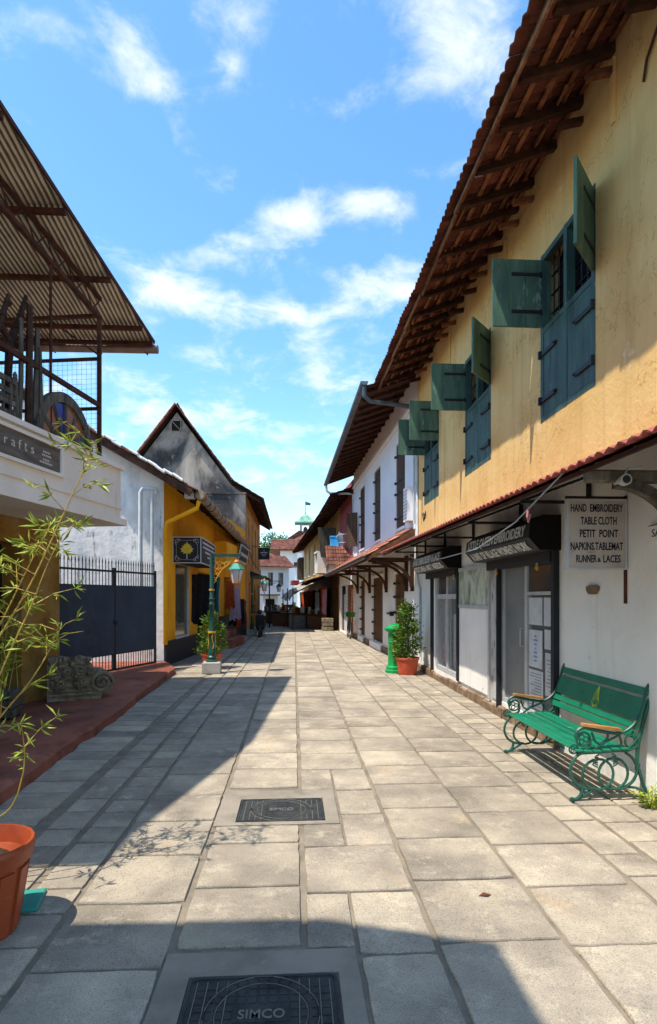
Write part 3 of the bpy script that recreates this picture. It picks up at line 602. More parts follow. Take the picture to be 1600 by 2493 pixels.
# wall board between the doors
bd=MB(); bd.bb(2.772,2.797,8.13,9.72,.2,1.43); board=bd.build('white_wall_board',WHT,yh)
MB().bb(2.765,2.797,8.17,9.66,1.49,2.03).build('painted_panel',mat('painted_lily_panel',[(.3,'#5f6a4a'),(.42,'#93a084'),(.55,'#c3c9b4'),(.7,'#d5d6c8')],2.4,5,.5,dist=1.4,stretch=(1,1.6,1),layers=[dict(col='#4d5238',scale=4,lo=.6,hi=.68,stretch=(1,2,.5),op=.8),dict(col='#7a5a3a',scale=6,lo=.68,hi=.74,op=.6)]),board)
fm=MB()
for z in (1.46,2.06): fm.bb(2.755,2.797,8.13,9.72,z-.03,z+.03)
for yy in (8.15,9.70): fm.bb(2.757,2.797,yy-.025,yy+.025,.15,2.08)
fm.build('board_frame',FRAMEW,board)
rs=MB(); rs.bb(2.78,2.797,7.8,8.1,.2,2.05); rs.build('rusted_pier_face',mat('flaking_pier',[(.3,'#6d5a4c'),(.45,'#b8b4ae'),(.7,'#cac8c4')],3.2,8,.9,.6,20,layers=[dict(col='#3a2a20',scale=6,lo=.57,hi=.65,op=.9,stretch=(1,2,.5))]),board)
# second shop door
dr=MB()
for yy in (9.86,10.55,11.32): dr.bb(X-.04,X+.03,yy-.04,yy+.04,.2,2.1)
for z in (.25,1.62,2.06): dr.bb(X-.038,X+.028,9.82,11.36,z-.045,z+.045)
door2=dr.build('shop_door',FRAMEW,yh)
for a,b in ((9.9,10.51),(10.59,11.28)):
    MB().bb(X-.006,X+.006,a,b,.295,1.575).build('pane',GLASS,door2); MB().bb(X-.006,X+.006,a,b,1.665,2.015).build('pane',GLASSD if a>10 else GLASS,door2)
inr=MB(); inr.bb(3.13,3.145,6.0,11.5,.2,2.1); inr.build('shop_back_wall',mat('dim_shop_wall',[(.3,'#4f5450'),(.6,'#6d726c')],3,4,.9),yh)
for k,(yy,c,h) in enumerate(((10.0,'white',1.2),(10.25,'teal',.5),(10.45,'white',1.0),(10.75,'olive',.9),(11.0,'white',1.3),(11.15,'pink',.4))):
    m=MB(); m.sheet([[(2.93+.02*math.sin(t*1.3+k),yy-.12+.24*t/10,z) for t in range(11)] for z in (.3,.3+h)]); single(m,'displayed_cloth',CLOTHS[c],(3,yy,.3),['white embroidered cloth nearest the viewer behind the farther shop glass','short teal cloth low behind the farther shop glass','white cloth beside the middle bar of the farther shop door','olive green cloth behind the far pane of the shop door','longest white cloth behind the far pane of the shop door','short pink cloth low behind the far pane of the shop door'][k],'cloth','cloths shown behind the glass')
# drainpipe, knocked-out plaster, wires
MB().tube([(2.77,13.0,5.9),(2.77,13.0,2.9),(2.74,12.9,2.75),(2.74,12.75,1.95),(2.77,12.7,1.8),(2.77,12.7,.3)],.028,10).build('drain_pipe',PIPE,yh,True)
m=MB(); pts=[(2.798,5.3+.11*math.cos(a)*(1+.15*math.sin(3*a)),1.675+.055*math.sin(a)*(1+.2*math.cos(2*a))) for a in [i*math.pi/6 for i in range(12)]]; m.prism(pts,(-.02,0,0)); m.build('broken_plaster_patch',PLINTH,yh)
w_=[(2.799,4.05,5.95),(2.785,4.3,6.0),(2.78,4.45,5.85),(2.785,4.5,5.72)]
MB().tube(w_,.012,6).build('cable_end',RAFT,yh)
w_=[(2.79,12.3,3.3+.02*math.sin(t)) for t in range(3)]; m=MB(); m.tube([(2.79,12.25+.12*math.sin(t*1.9)+.02*t,3.35+.1*math.cos(t*2.3)) for t in range(14)],.006,5); m.build('cable_tangle',BLK,yh)
m=MB(); cp=[Vector((2.0,4.15,2.55)),Vector((2.05,5.3,2.3)),Vector((2.1,6.6,2.16)),Vector((2.15,8.4,2.17)),Vector((2.2,10.5,2.3)),Vector((2.3,12.6,2.62))]
P=[]
for i in range(len(cp)-1):
    for t in range(6): P.append(cp[i].lerp(cp[i+1],t/6))
P.append(cp[-1]); m.tube(P,.0065,6); rope=single(m,'hanging_cable',mat('pale_cable',[(.3,'#8d9699'),(.6,'#a6afb2')],6,3,.6),(2.0,4.15,2.55),'pale cable swagged along the front of the red tile awning','cable')
MB().tube([(2.03,4.95,2.38),(2.02,4.95,2.3),(2.04,4.98,2.26),(2.05,4.96,2.33)],.011,6).build('knot',CLOTHS['pink'],rope)
# signs
sg=thing('sign_board',(2.55,4.75,1.85),'white sign board listing hand embroidery goods, projecting from wall above the bench','sign')
MB().bb(2.285,2.775,4.74,4.765,1.85,2.41).build('panel',SIGNW,sg)
f=MB(); 
for x in (2.278,2.782): f.bb(x-.009,x+.009,4.733,4.772,1.835,2.425)
for z in (1.842,2.418): f.bb(2.27,2.79,4.734,4.771,z-.008,z+.008)
f.build('frame',FRAMEW,sg)
f=MB(); f.bb(2.79,2.82,4.75,4.79,1.55,2.46); f.bb(2.28,2.82,4.775,4.79,2.43,2.455); f.build('support_pole',RUST,sg)
rows=[('HAND  EMBROIDERY',2.53,.45,2.35,.066),('TABLE CLOTH',2.545,.31,2.243,.066),('PETIT  POINT',2.548,.33,2.137,.066),('NAPKINS.TABLEMAT',2.53,.45,2.03,.066),('RUNNER',2.44,.175,1.925,.064),('&',2.55,.03,1.915,.034),('LACES',2.66,.15,1.925,.064)]
for t_,cx_,w__,z_,h_ in rows: text_mesh(t_,w__,h_,LETB,'lettering',sg,(cx_,4.739,z_),(1,0,0),(0,0,1),thick=.002,bold=.018)
ss=thing('name_plate',(2.79,4.3,2.0),'small white name plate on the wall cut by the right picture edge','sign')
MB().bb(2.78,2.797,3.9,4.42,2.03,2.16).build('panel',WHT,ss)
MB().bb(2.776,2.78,3.9,4.42,2.157,2.163).build('rule',LETB,ss)
text_mesh('SASSOON',.42,.06,LETB,'lettering',ss,(2.779,4.17,2.10),(0,-1,0),(0,0,1),thick=.002)
# ------------------------------------------------------------ foliage
def leaves(centres,size,aspect=.45,up=.3,bend=.15,rng=RNG,dirs=None,droop=0.0):
    """numpy leaf blades: a kinked diamond each"""
    c=np.asarray(centres,float); n=len(c)
    d=rng.normal(size=(n,3)) if dirs is None else np.asarray(dirs,float)+rng.normal(size=(n,3))*.35
    d[:,2]=d[:,2]*(1-up)+ (0 if dirs is not None else .2) -droop
    d/=np.linalg.norm(d,axis=1)[:,None]+1e-9
    r=rng.normal(size=(n,3)); s=np.cross(d,r); s/=np.linalg.norm(s,axis=1)[:,None]+1e-9; nn=np.cross(s,d)
    L=(size*(.65+.7*rng.random(n)))[:,None]
    P0=c; P1=c+d*L*.5+s*L*aspect*.5+nn*L*bend*.3; P2=c+d*L*.5-s*L*aspect*.5+nn*L*bend*.3; P3=c+d*L-nn*L*bend
    V=np.stack([P0,P1,P3,P2],1).reshape(-1,3); m=MB(); m.v=[tuple(v) for v in V]
    m.f=[(4*i,4*i+1,4*i+2) for i in range(n)]+[(4*i,4*i+2,4*i+3) for i in range(n)]
    return m
def raw_build(m,name,matl,parent):
    off=wloc(parent); me=bpy.data.meshes.new(name); me.from_pydata([(a-off.x,b-off.y,c-off.z) for a,b,c in m.v],[],m.f); me.update(); me.materials.append(matl)
    o=bpy.data.objects.new(name,me); COL.objects.link(o); o.parent=parent; return o
def pot(t,c,r0,r1,h,matl,soil=True):
    m=MB(); m.lathe(c,[(r0,0),(r0*1.02,.01),(r1*.93,h*.86),(r1*.93,h*.87),(r1,h*.88),(r1*1.02,h*.97),(r1,h),(r1*.93,h),(r1*.9,h*.86),(r1*.5,h*.85)],28); p=m.build('pot',matl,t,True)
    s=MB(); s.lathe((c[0],c[1],c[2]+h*.84),[(r1*.9,0),(r1*.5,.015),(.01,.02)],16); s.build('soil',SOIL,t,True); return p
def cone_shrub(x,y,z0,label,potm,h,rb,rp,ph,nleaf=2600,group='potted shrubs beside the shop fronts'):
    t=thing('potted_shrub',(x,y,z0),label,'potted plant',group)
    pot(t,(x,y,z0),rp*.74,rp,ph,potm)
    st=MB(); st.tube([(x,y,z0+ph*.8),(x+.02,y,z0+ph+.3*(h-ph)),(x,y,z0+h*.93)],[.02,.014,.005],6)
    for k in range(26):
        a=random.uniform(0,6.28); f=random.uniform(.12,.85); zz=z0+ph+f*(h-ph); R=rb*(1-f)**.75*1.0
        st.tube([(x,y,zz-.05),(x+R*.5*math.cos(a),y+R*.5*math.sin(a),zz+.04),(x+R*.95*math.cos(a),y+R*.95*math.sin(a),zz+.12)],[.008,.005,.002],5)
    st.build('stem',BARK,t)
    C=[]; D=[]
    clumps=[]
    for k in range(85):
        f=random.random()**1.25; a=random.uniform(0,6.28); R=rb*(1-f)**.7*(math.sin(min(1,(f+.14)*2.6)*math.pi/2))*random.uniform(.55,1.08)
        clumps.append((x+R*math.cos(a),y+R*math.sin(a),z0+ph+.02+f*(h-ph)*1.0,a))
    for i in range(nleaf):
        cx_,cy_,cz_,a=random.choice(clumps); s=.055*(h-ph)
        C.append((random.gauss(cx_,s),random.gauss(cy_,s),random.gauss(cz_,s*1.1))); D.append((math.cos(a)*.7,math.sin(a)*.7,.55))
    raw_build(leaves(C,.07*(h-ph)/1.0,.42,dirs=D),'crown',LEAF,t)
    return t
# ------------------------------------------------------------ green bench
bn=thing('bench',(2.45,5.18,0),'green slatted bench with scrolled cast iron ends against the white wall','bench')
KX=.00083; 
def bp(px_,py_):  # point of the side frame read as (depth, height)
    return (2.175+(px_-745)*KX*1.07, max(.0,(1352-py_)*KX*(1.0+.10*max(0,(px_-745)/700))))
def bench_end(y):
    m=MB()
    def tb(pts,r,closed=False,sub=4):
        P=[Vector((*bp(*p),0)) for p in pts]; Q=[]
        n=len(P); rng_=range(n if closed else n-1)
        for i in rng_:
            p0=P[i-1] if (closed or i>0) else P[i]; p1=P[i]; p2=P[(i+1)%n]; p3=P[(i+2)%n] if (closed or i<n-2) else p2
            for k in range(sub):
                t=k/sub; Q.append(.5*((2*p1)+(p2-p0)*t+(2*p0-5*p1+4*p2-p3)*t*t+(3*p1-p0-3*p2+p3)*t**3))
        if not closed: Q.append(P[-1])
        m.tube([(q.x,y,q.y) for q in Q],r,7,closed)
    def ring(cx,cy,rx,ry,r,n=20): m.tube([(bp(cx+rx*math.cos(2*math.pi*k/n),cy+ry*math.sin(2*math.pi*k/n))[0],y,bp(cx+rx*math.cos(2*math.pi*k/n),cy+ry*math.sin(2*math.pi*k/n))[1]) for k in range(n)],r,7,True)
    ring(985,1110,142,140,.0105); ring(1125,1110,135,140,.0105)
    tb([(900,880),(790,930),(735,1050),(770,1170),(860,1230),(960,1240)],.012)            # front big arc
    tb([(1240,930),(1310,990),(1345,1090),(1300,1190),(1200,1245),(1090,1240)],.012)       # rear big arc
    tb([(748,1338),(790,1330),(830,1290),(845,1220)],.013); tb([(790,1335),(860,1300),(950,1235)],.011); ring(750,1335,14,10,.012,8)
    tb([(1465,1320),(1410,1240),(1370,1110),(1348,1050),(1350,930),(1370,800),(1420,620),(1480,420),(1490,360)],.0155)   # rear leg and back post
    tb([(1440,1310),(1350,1250),(1260,1235)],.011)
    for k in range(4): tb([(1325,1040+k*14),(1372,1040+k*14)],.006)
    tb([(1490,355),(1460,350),(1430,400),(1400,520),(1350,640),(1280,715),(1190,750),(1080,735)],.0125)     # sweep from back down to the arm
    tb([(1080,735),(960,700),(860,665),(800,690),(785,740),(810,770)],.0145)                 # arm and nose
    ring(852,775,62,62,.0085,16); ring(765,860,40,42,.007,14)
    for k in range(3): ring(852+26*math.cos(k*2.1),775+26*math.sin(k*2.1),22,22,.005,10)
    for k in range(3): ring(765+16*math.cos(k*2.1),860+16*math.sin(k*2.1),14,14,.004,8)
    tb([(915,790),(900,860),(820,890),(800,920)],.012); tb([(930,720),(960,800),(1010,830),(1070,790),(1075,735)],.009)
    tb([(960,870),(1050,820),(1150,780),(1190,760)],.009); tb([(1180,770),(1200,830),(1190,890)],.009); ring(1280,830,45,55,.009,14)
    tb([(800,900),(960,905),(1150,905),(1250,910),(1340,880)],.014)                           # seat rail
    tb([(1240,910),(1300,860),(1390,760)],.012)
    for sx in (-1,1):
        for k in range(4): tb([(1055+sx*60+sx*k*6,930+k*22),(1055+sx*95+sx*k*8,950+k*22),(1055+sx*70,985+k*20)],.006,sub=2)
    return m
ys=(4.46,5.90)
for y in ys: 
    fr=bench_end(y).build('end_frame',GRFR,bn,True)
    a=bp(845,655); b=bp(1185,730); MB().bar((a[0],y,a[1]+.016),(b[0],y,b[1]+.012),.062,.02).build('armrest',ARMW,fr)
for k in range(6):
    p=bp(790+k*84,884+k*5); m=MB(); m.cbox((p[0]+.01,5.18,p[1]+.012-.008*math.sin(k)),(.058,1.50,.02),ch=.005); m.build('seat_slat',GRPAINT,bn)
A0=Vector((bp(1330,815)[0],0,bp(1330,815)[1])); A1=Vector((bp(1470,405)[0],0,bp(1470,405)[1])); BD=(A1-A0); BL=BD.length; BD.normalize(); BNn=Vector((-BD.z,0,BD.x)); RB=Matrix((BNn,(0,1,0),BD)).transposed()
def back_board(t0,t1,name):
    c=A0+BD*((t0+t1)/2*BL)+BNn*.022; m=MB(); m.cbox((c.x,5.18,c.z),(.02,1.46,(t1-t0)*BL),RB,.005); return m.build(name,GRPAINT,bn)
back_board(.0,.14,'back_slat'); back_board(.17,.31,'back_slat'); pb=back_board(.345,.80,'back_panel'); back_board(.86,1.02,'top_rail')
# the yellow emblem: a little sailing boat
ec=A0+BD*(.58*BL)+BNn*.034; em=MB()
def ep(u,v): q=ec+BD*v*1.25; return (q.x,5.12-u*1.25,q.z)
for pts in ([(-.035,-.04),(-.03,.01),(.0,.07)],[(0,.07),(-.005,.0),(-.03,-.045)],[(0,.07),(.02,.0),(.045,-.04)],[(0,.07),(.012,-.005),(.02,-.04)],[(-.05,-.05),(-.02,-.07),(.02,-.07),(.05,-.05)],[(-.035,-.07),(0,-.085),(.035,-.07)],[(-.025,-.025),(.01,-.02),(.035,-.025)]):
    em.tube([ep(*p) for p in pts],.0035,5)
em.build('boat_emblem',mat('yellow_emblem_paint',[(.3,'#b5b82a'),(.6,'#cfd040')],8,3,.6),pb)
# weed by the wall foot
wd=thing('weed',(2.74,4.25,0),'small bright green weed sprouting at the wall foot beside the bench','plant')
st=MB(); Cc=[];Dd=[]
for k in range(9):
    a=random.uniform(0,6.28); h=random.uniform(.08,.2); e=(2.70+.09*math.cos(a),4.3+.1*math.sin(a),h); st.tube([(2.71,4.3,0),(2.70+.04*math.cos(a),4.3+.04*math.sin(a),h*.6),e],[.004,.003,.001],5)
    for q in range(16): f=random.random(); Cc.append((2.71+.09*f*math.cos(a)+random.gauss(0,.012),4.3+.1*f*math.sin(a)+random.gauss(0,.012),h*f)); Dd.append((math.cos(a),math.sin(a),.3))
st.build('stem',LEAFY,wd); raw_build(leaves(Cc,.05,.4,dirs=Dd),'foliage',LEAFY,wd)
# fallen leaf
m=MB(); m.add([(.985,3.07,.003),(1.03,3.055,.012),(1.06,3.08,.004),(1.02,3.095,.01)],[(0,1,2),(0,2,3)]); single(m,'dry_leaf',CLOTHS['brown'],(1.02,3.07,0),'dry brown leaf fallen on a sunlit slab','leaf')
# ------------------------------------------------------------ post box and shrub
pbx=thing('post_box',(2.16,12.4,0),'bright green pillar post box beside the potted shrub','post box')
m=MB(); m.lathe((2.16,12.4,0),[(.22,0),(.22,.05),(.195,.07),(.195,.12),(.165,.15),(.155,.2),(.15,.62),(.155,.64),(.165,.655),(.155,.67),(.15,.85),(.16,.87)],8,math.pi/8); m.build('pillar',GRBOX,pbx)
m=MB(); m.lathe((2.16,12.4,.86),[(.16,0),(.215,.03),(.235,.06),(.235,.085),(.2,.10),(.14,.15),(.05,.185),(.01,.19)],8,math.pi/8); m.build('cap',GRBOX,pbx)
m=MB(); m.box((2.14,12.25,.76),(.13,.03,.022)); m.build('letter_slot',BLK,pbx)
for z,h in ((.61,.07),(.43,.05)): MB().bb(2.11,2.18,12.24,12.26,z,z+h+.02).build('notice_plate',LETW,pbx)
cone_shrub(2.36,12.05,0,'conical green shrub in a terracotta pot beside the green post box',TERRA,1.36,.28,.25,.36)
# ------------------------------------------------------------ white house with plank shutters
wh=thing('white_house',(2.6,18.5,0),'white two storey house with brown plank shutters and tiled awning','house')
FW=Fr((2.8,13.1),(2.42,24.0),1); WE=10.6
upo=[(1.27,2.38),(4.62,5.75),(7.7,8.85)]; loo=[(1.34,2.5),(4.25,6.0),(7.7,8.7)]
wall_open(MB(),FW,0.004,WE,2.9,6.9,.35,[(a,b,3.4,5.65) for a,b in upo]).build('upper_wall',WHT3,wh)
wall_open(MB(),FW,0.004,WE,0,2.897,.35,[(a,b,.22,2.24) for a,b in loo]).build('lower_wall',WHT,wh)
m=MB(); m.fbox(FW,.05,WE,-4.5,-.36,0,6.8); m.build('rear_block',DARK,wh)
m=MB(); m.fbox(FW,.0,WE,.002,.06,6.02,6.09); m.fbox(FW,.0,WE,.002,.035,2.86,2.92); m.build('cornice',WHT3,wh)
m=MB(); m.fbox(FW,.1,WE,.002,.07,0,.16); m.build('plinth',PLINTH,wh)
for (a,b) in upo:
    m=MB(); n=4
    for k in range(n): m.fbox(FW,a+.02+(b-a-.04)*k/n+.003,a+.02+(b-a-.04)*(k+1)/n-.003,-.06,-.03,3.43,5.62)
    sh=m.build('shutter',DKW,wh)
    for z in (3.7,4.35,4.65,5.35):
        q=MB(); q.fbox(FW,a+.03,a+.5,-.028,-.01,z-.02,z+.02); q.build('strap',BLK,sh); q=MB(); q.fbox(FW,b-.45,b+.03,-.028,-.008,z-.02,z+.02); q.fbox(FW,b-.01,b+.05,-.06,.03,z-.03,z+.03); q.build('strap',BLK,sh)
    m=MB(); 
    if a<2: m.fbox(FW,a-.06,b+.06,.002,.05,3.32,3.39)
    else: m.fbox(FW,a-.05,b+.05,.002,.04,3.33,3.39)
    m.build('sill',WHT3,wh)
# leaf swung open at the farthest shutter
m=MB(); P=FW.P(8.8,.02,0); 
for k in range(3): m.box((P.x-.13-.14*k*.9,P.y+.25+.1*k,4.2),(.15,.035,1.3),rotz(.55+math.pi*.0-1.1))
m.build('open_shutter',DKW,wh)
for (a,b) in loo:
    m=MB(); n=6 if b-a>1.4 else 4
    for k in range(n): m.fbox(FW,a+.02+(b-a-.04)*k/n+.004,a+.02+(b-a-.04)*(k+1)/n-.004,-.07,-.03,.24,2.22)
    sh=m.build('plank_door',DKW2,wh)
    for z in (.42,.8,1.2,1.62,1.98):
        q=MB(); q.fbox(FW,a+.03,a+.42,-.028,-.01,z-.022,z+.022); q.build('strap',BLK,sh); q=MB(); q.fbox(FW,b-.42,b+.02,-.028,-.01,z-.022,z+.022); q.fbox(FW,b-.02,b+.06,-.06,.035,z-.03,z+.03); q.build('strap',BLK,sh)
    m=MB(); m.fbox(FW,a-.12,b+.12,.002,.05,2.26,2.33); m.fbox(FW,a-.12,b+.12,.002,.10,.0,.2); m.build('door_step',WHT,wh)
m=MB(); m.fbox(FW,2.6,3.4,.003,.05,1.13,1.18); m.fbox(FW,2.62,2.72,.003,.1,1.1,1.22); m.build('bolt_bar',BLK,wh)
# roof
def roof_strip(parent,E0,E1,run,slope,matl,rows,w=.25,ex=.3,rafters=True,thick=.05,indiv=False):
    E0=Vector(E0);E1=Vector(E1); d=(E1-E0); L_=d.length; d.normalize(); nrm=Vector((d.y,-d.x,0)).normalized()  # horizontally inward, to the right of d
    V=(nrm+Vector((0,0,slope))).normalized(); top=nrm*run+Vector((0,0,slope*run)); dn=Vector((0,0,-thick))
    m=MB(); m.add([E0+dn,E1+dn,E1+top+dn,E0+top+dn],[(0,1,2,3)]); rb=m.build('roof',RAFT,parent)
    tiles(rb,E1,-d,V,int(L_/w),rows,matl,w=w,ex=ex,single_objs=indiv)
    if rows*ex<run*math.hypot(1,slope)-.2:
        m=MB(); q=V*(rows*ex-.05); m.add([E0+q,E1+q,E1+top,E0+top],[(0,1,2,3)]); m.build('upper_roof',matl,rb)
    if rafters:
        s=.3
        while s<L_:
            r_=MB(); a=E0+d*s+V*.05+dn*1.6; b=E0+d*s+V*min(run*1.05,1.5)+dn*1.6; r_.bar(a,b,.07,.1); r_.build('rafter',RAFT,rb); s+=.62
    return rb
rw=roof_strip(wh,(1.60,12.95,6.37),(1.37,24.4,6.37),4.0,.36,TILE,6)
def gutter(parent,P,r,matl,name='gutter'):
    P=[Vector(p) for p in P]; m=MB()
    d=(P[-1]-P[0]).normalized(); x=Vector((d.y,-d.x,0)).normalized()
    g=[]
    for p in P:
        g.append([p+x*r*math.cos(a)+Vector((0,0,-r*math.sin(a))) for a in [math.pi*k/8 for k in range(9)]])
        
    m.sheet(g); g2=[[q*1.0 for q in row] for row in g]
    m.sheet([[p+x*(r-.006)*math.cos(a)+Vector((0,0,-(r-.006)*math.sin(a))) for a in [math.pi*k/8 for k in range(9)]] for p in P])
    for row,sg in ((g[0],-1),(g[-1],1)): m.add(row,[tuple(range(9))])
    return m.build(name,matl,parent,True)
gutter(wh,[(1.56,12.85,6.40),(1.33,24.5,6.36)],.085,GUT)
m=MB(); m.tube([(1.57,12.98,6.33),(1.58,13.0,6.12),(1.72,13.05,6.02),(2.4,13.14,5.98),(2.74,13.17,5.94)],.05,10); m.build('down_pipe',GUT,wh,True)
m=MB(); m.tube([(1.34,24.3,6.3),(1.36,24.3,6.05),(1.5,24.2,5.93),(2.2,23.95,5.9),(2.42,23.7,5.8),(2.44,23.6,3.3)],.05,10); m.build('down_pipe',PIPE,wh,True)
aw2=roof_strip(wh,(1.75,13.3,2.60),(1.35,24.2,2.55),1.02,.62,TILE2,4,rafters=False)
gutter(wh,[(1.70,13.9,2.60),(1.31,24.25,2.54)],.075,GUT2)
m=MB(); E0=Vector((1.77,13.3,2.53));E1=Vector((1.37,24.2,2.49)); m.bar(E0,E1,.05,.09); m.build('eave_beam',BRK,wh)
m=MB(); m.prism([FW.P(.22,1.03,2.5),FW.P(.22,1.03,2.6),FW.P(.22,.0,3.2),FW.P(.22,.0,3.05)],FW.d*.05); m.build('awning_end_board',BATT,wh)
for s in (.35,.95,3.5,6.4,9.2):
    k=MB(); k.fbox(FW,s-.035,s+.035,.005,.08,1.75,2.62); k.fbox(FW,s-.03,s+.03,.08,.98,2.46,2.53)
    pts=[FW.P(s,.06+.82*(1-math.cos(t)),1.85+.6*math.sin(t)) for t in [i*math.pi/2/9 for i in range(10)]]
    for i in range(9): k.bar(pts[i],pts[i+1],.06,.08,up=(0,1,0))
    k.build('curved_bracket',BRK,wh)
m=MB(); m.fbox(FW,.35,.75,.01,.16,3.4,4.2); ac=single(m,'meter_cabinet',WHT3,FW.P(.5,.1,3.4),'tall narrow white box fixed to the white house beside the drain pipe','wall box')
q=MB()
for k in range(9): q.fbox(FW,.36,.74,.16,.165,3.45+k*.08,3.49+k*.08)
q.build('louvre',FRAMEW,ac)
m=MB(); m.tube([FW.P(.12,.05,6),FW.P(.12,.05,3.3)],.03,8); m.build('wall_pipe',PIPE,wh,True)
# bicycle leaning at the far end
bc=thing('bicycle',(2.17,22.9,0),'dark bicycle leaning against the far end of the white house','bicycle')
for y in (22.35,23.4):
    m=MB(); m.tube([(2.17+.06*math.sin(a)*.2,y+.33*math.cos(a),.34+.33*math.sin(a)) for a in [2*math.pi*k/28 for k in range(28)]],.018,6,True); w=m.build('wheel',BLK,bc,True)
    m=MB()
    for k in range(12): a=math.pi*2*k/12; m.tube([(2.17,y,.34),(2.17,y+.32*math.cos(a),.34+.32*math.sin(a))],.003,4)
    m.build('spokes',FRAMEW,w)
m=MB(); 
for a,b in (((22.35,.34),(22.55,.85)),((22.55,.8),(23.1,.78)),((22.55,.72),(22.95,.32)),((23.1,.8),(22.95,.32)),((22.95,.32),(23.4,.34)),((23.1,.72),(23.4,.34)),((22.35,.34),(22.5,.9))): m.tube([(2.17,a[0],a[1]),(2.17,b[0],b[1])],.017,6)
m.build('frame',BLK,bc)
m=MB(); m.tube([(1.92,22.65,1.0),(2.1,22.5,.98),(2.17,22.5,.98),(2.24,22.5,.98),(2.42,22.65,1.0)],.013,6); m.build('handlebar',BLK,bc)
m=MB(); m.cbox((2.17,23.12,.88),(.17,.26,.07),ch=.03); m.build('saddle',BLK,bc)
m=MB(); m.cbox((2.17,22.42,.95),(.34,.24,.2),ch=.03); m.build('basket',LEAFG,bc)
# ------------------------------------------------------------ pink and faded yellow houses further along
FP=Fr((2.40,24.6),(0.75,45.0),1)
ph=thing('pink_house',(2.2,26,0),'narrow rose pink house between the white house and the yellow row','house')
wall_open(MB(),FP,-.9,3.0,2.75,6.5,.3,[(.35,1.5,3.6,5.35)]).build('upper_wall',PINK,ph)
wall_open(MB(),FP,-.9,3.0,0,2.747,.3,[(-.6,1.1,.06,2.15),(1.25,2.85,.06,2.15)]).build('lower_wall',WHT,ph)
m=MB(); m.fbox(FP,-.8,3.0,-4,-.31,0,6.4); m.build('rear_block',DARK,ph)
m=MB(); m.fbox(FP,.37,1.48,-.12,-.08,3.62,5.33); d=m.build('door',WHT3,ph); m=MB(); m.fbox(FP,.9,.94,-.08,-.06,3.62,5.33); m.build('door_joint',PINK,d)
m=MB()
for k in range(26): m.fbox(FP,-.58,1.08,-.1+.0,-.07+.012*(k%2),.1+k*.078,.17+k*.078)
m.build('roller_shutter',mat('brown_roller_slats',[(.3,'#6d4128'),(.6,'#8a563a')],5,4,.7,.2,50),ph)
m=MB(); m.fbox(FP,1.27,2.1,-.1,-.06,.08,1.75); d=m.build('white_door',PIPE,ph); m=MB(); m.fbox(FP,1.27,2.83,-.12,-.1,1.75,2.13); m.build('fanlight',DARK,d); m=MB(); m.fbox(FP,2.1,2.83,-.14,-.1,.08,1.75); m.build('dark_leaf',DKW,d)
m=MB(); m.tube([FP.P(-.4,.02,4.25),FP.P(-.2,.5,4.25),FP.P(-.1,.6,4.2),FP.P(-.1,.62,4.12)],.02,6); m.tube([FP.P(0,.02,3.95),FP.P(.3,.45,3.95)],.015,6); m.build('wall_spout',PIPE,ph)
roof_strip(ph,FP.P(-.75,.9,5.85),FP.P(3.1,.9,5.6),4,.38,TILE,5)
# hipped tiled bay with a terrace behind
by=MB(); by.bb(1.5,2.35,24.9,27.4,2.75,3.0); bay=by.build('tiled_bay',WHT,ph)
tiles(bay,(1.38,24.55,3.0),(1,0,0),(0,1.05,.82),5,5,TILE,w=.23,ex=.28)
m=MB(); m.add([(1.38,24.6,2.96),(1.38,27.2,2.96),(1.85,27.2,3.85),(1.65,25.7,3.85)],[(0,1,2,3)]); m.build('bay_hip_side',TILE,bay)
m=MB(); m.bb(1.6,2.3,25.75,27.6,3.6,3.84); m.build('terrace_slab',WHT,bay)
m=MB(); m.prism([(2.02,26.5,3.84),(2.4,26.5,3.84),(2.2,26.5,4.5),(2.02,26.5,4.62)],(0,.06,0)); m.build('terrace_screen',WHT3,bay)
m=MB(); m.cbox((1.82,26.4,4.08),(.36,.36,.48),ch=.02); bl=single(m,'storage_drum',BLUEP,(1.82,26.4,3.84),'sky blue lidded box standing on the tiled bay of the pink house','storage box')
m=MB(); m.cbox((1.82,26.4,4.35),(.41,.41,.06),ch=.015); m.build('lid',BLUEP,bl)
oh=thing('faded_yellow_house',(1.4,36,0),'long faded yellow stained house with tall dark windows down the right side','house')
wo=[(12.9,13.6),(15.9,16.7),(9.6,10.4),(18.4,19.1)]
wall_open(MB(),FP,3.0,20.4,2.75,6.3,.3,[(a,b,3.15,5.05) for a,b in wo]+[(4.2,5.6,3.3,5.0)]).build('upper_wall',OCH2,oh)
wall_open(MB(),FP,3.0,20.4,0,2.747,.3,[(3.3,5.0,.05,2.1),(6.0,8.0,.05,2.1),(9.2,11.2,.05,2.1),(12.5,14.5,.05,2.1),(16,18,.05,2.1)]).build('lower_wall',DKW2,oh)
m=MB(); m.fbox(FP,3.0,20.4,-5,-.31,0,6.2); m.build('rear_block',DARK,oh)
for a,b in wo:
    m=MB(); m.fbox(FP,a,b,-.2,-.16,3.15,5.05); w=m.build('window',DKW,oh); m=MB(); m.fbox(FP,a-.12,b+.12,.002,.05,3.07,3.14); m.fbox(FP,a-.1,a,.002,.03,3.15,5.1); m.fbox(FP,b,b+.1,.002,.03,3.15,5.1); m.build('surround',WHT,w)
m=MB(); P0=FP.P(4.1,.0,0); m.prism([FP.P(4.1,.02,3.5),FP.P(4.1,.75,3.6),FP.P(4.1,.9,5.05),FP.P(4.1,.02,5.05)],FP.d*.06); m.build('open_shutter',GREYW,oh)
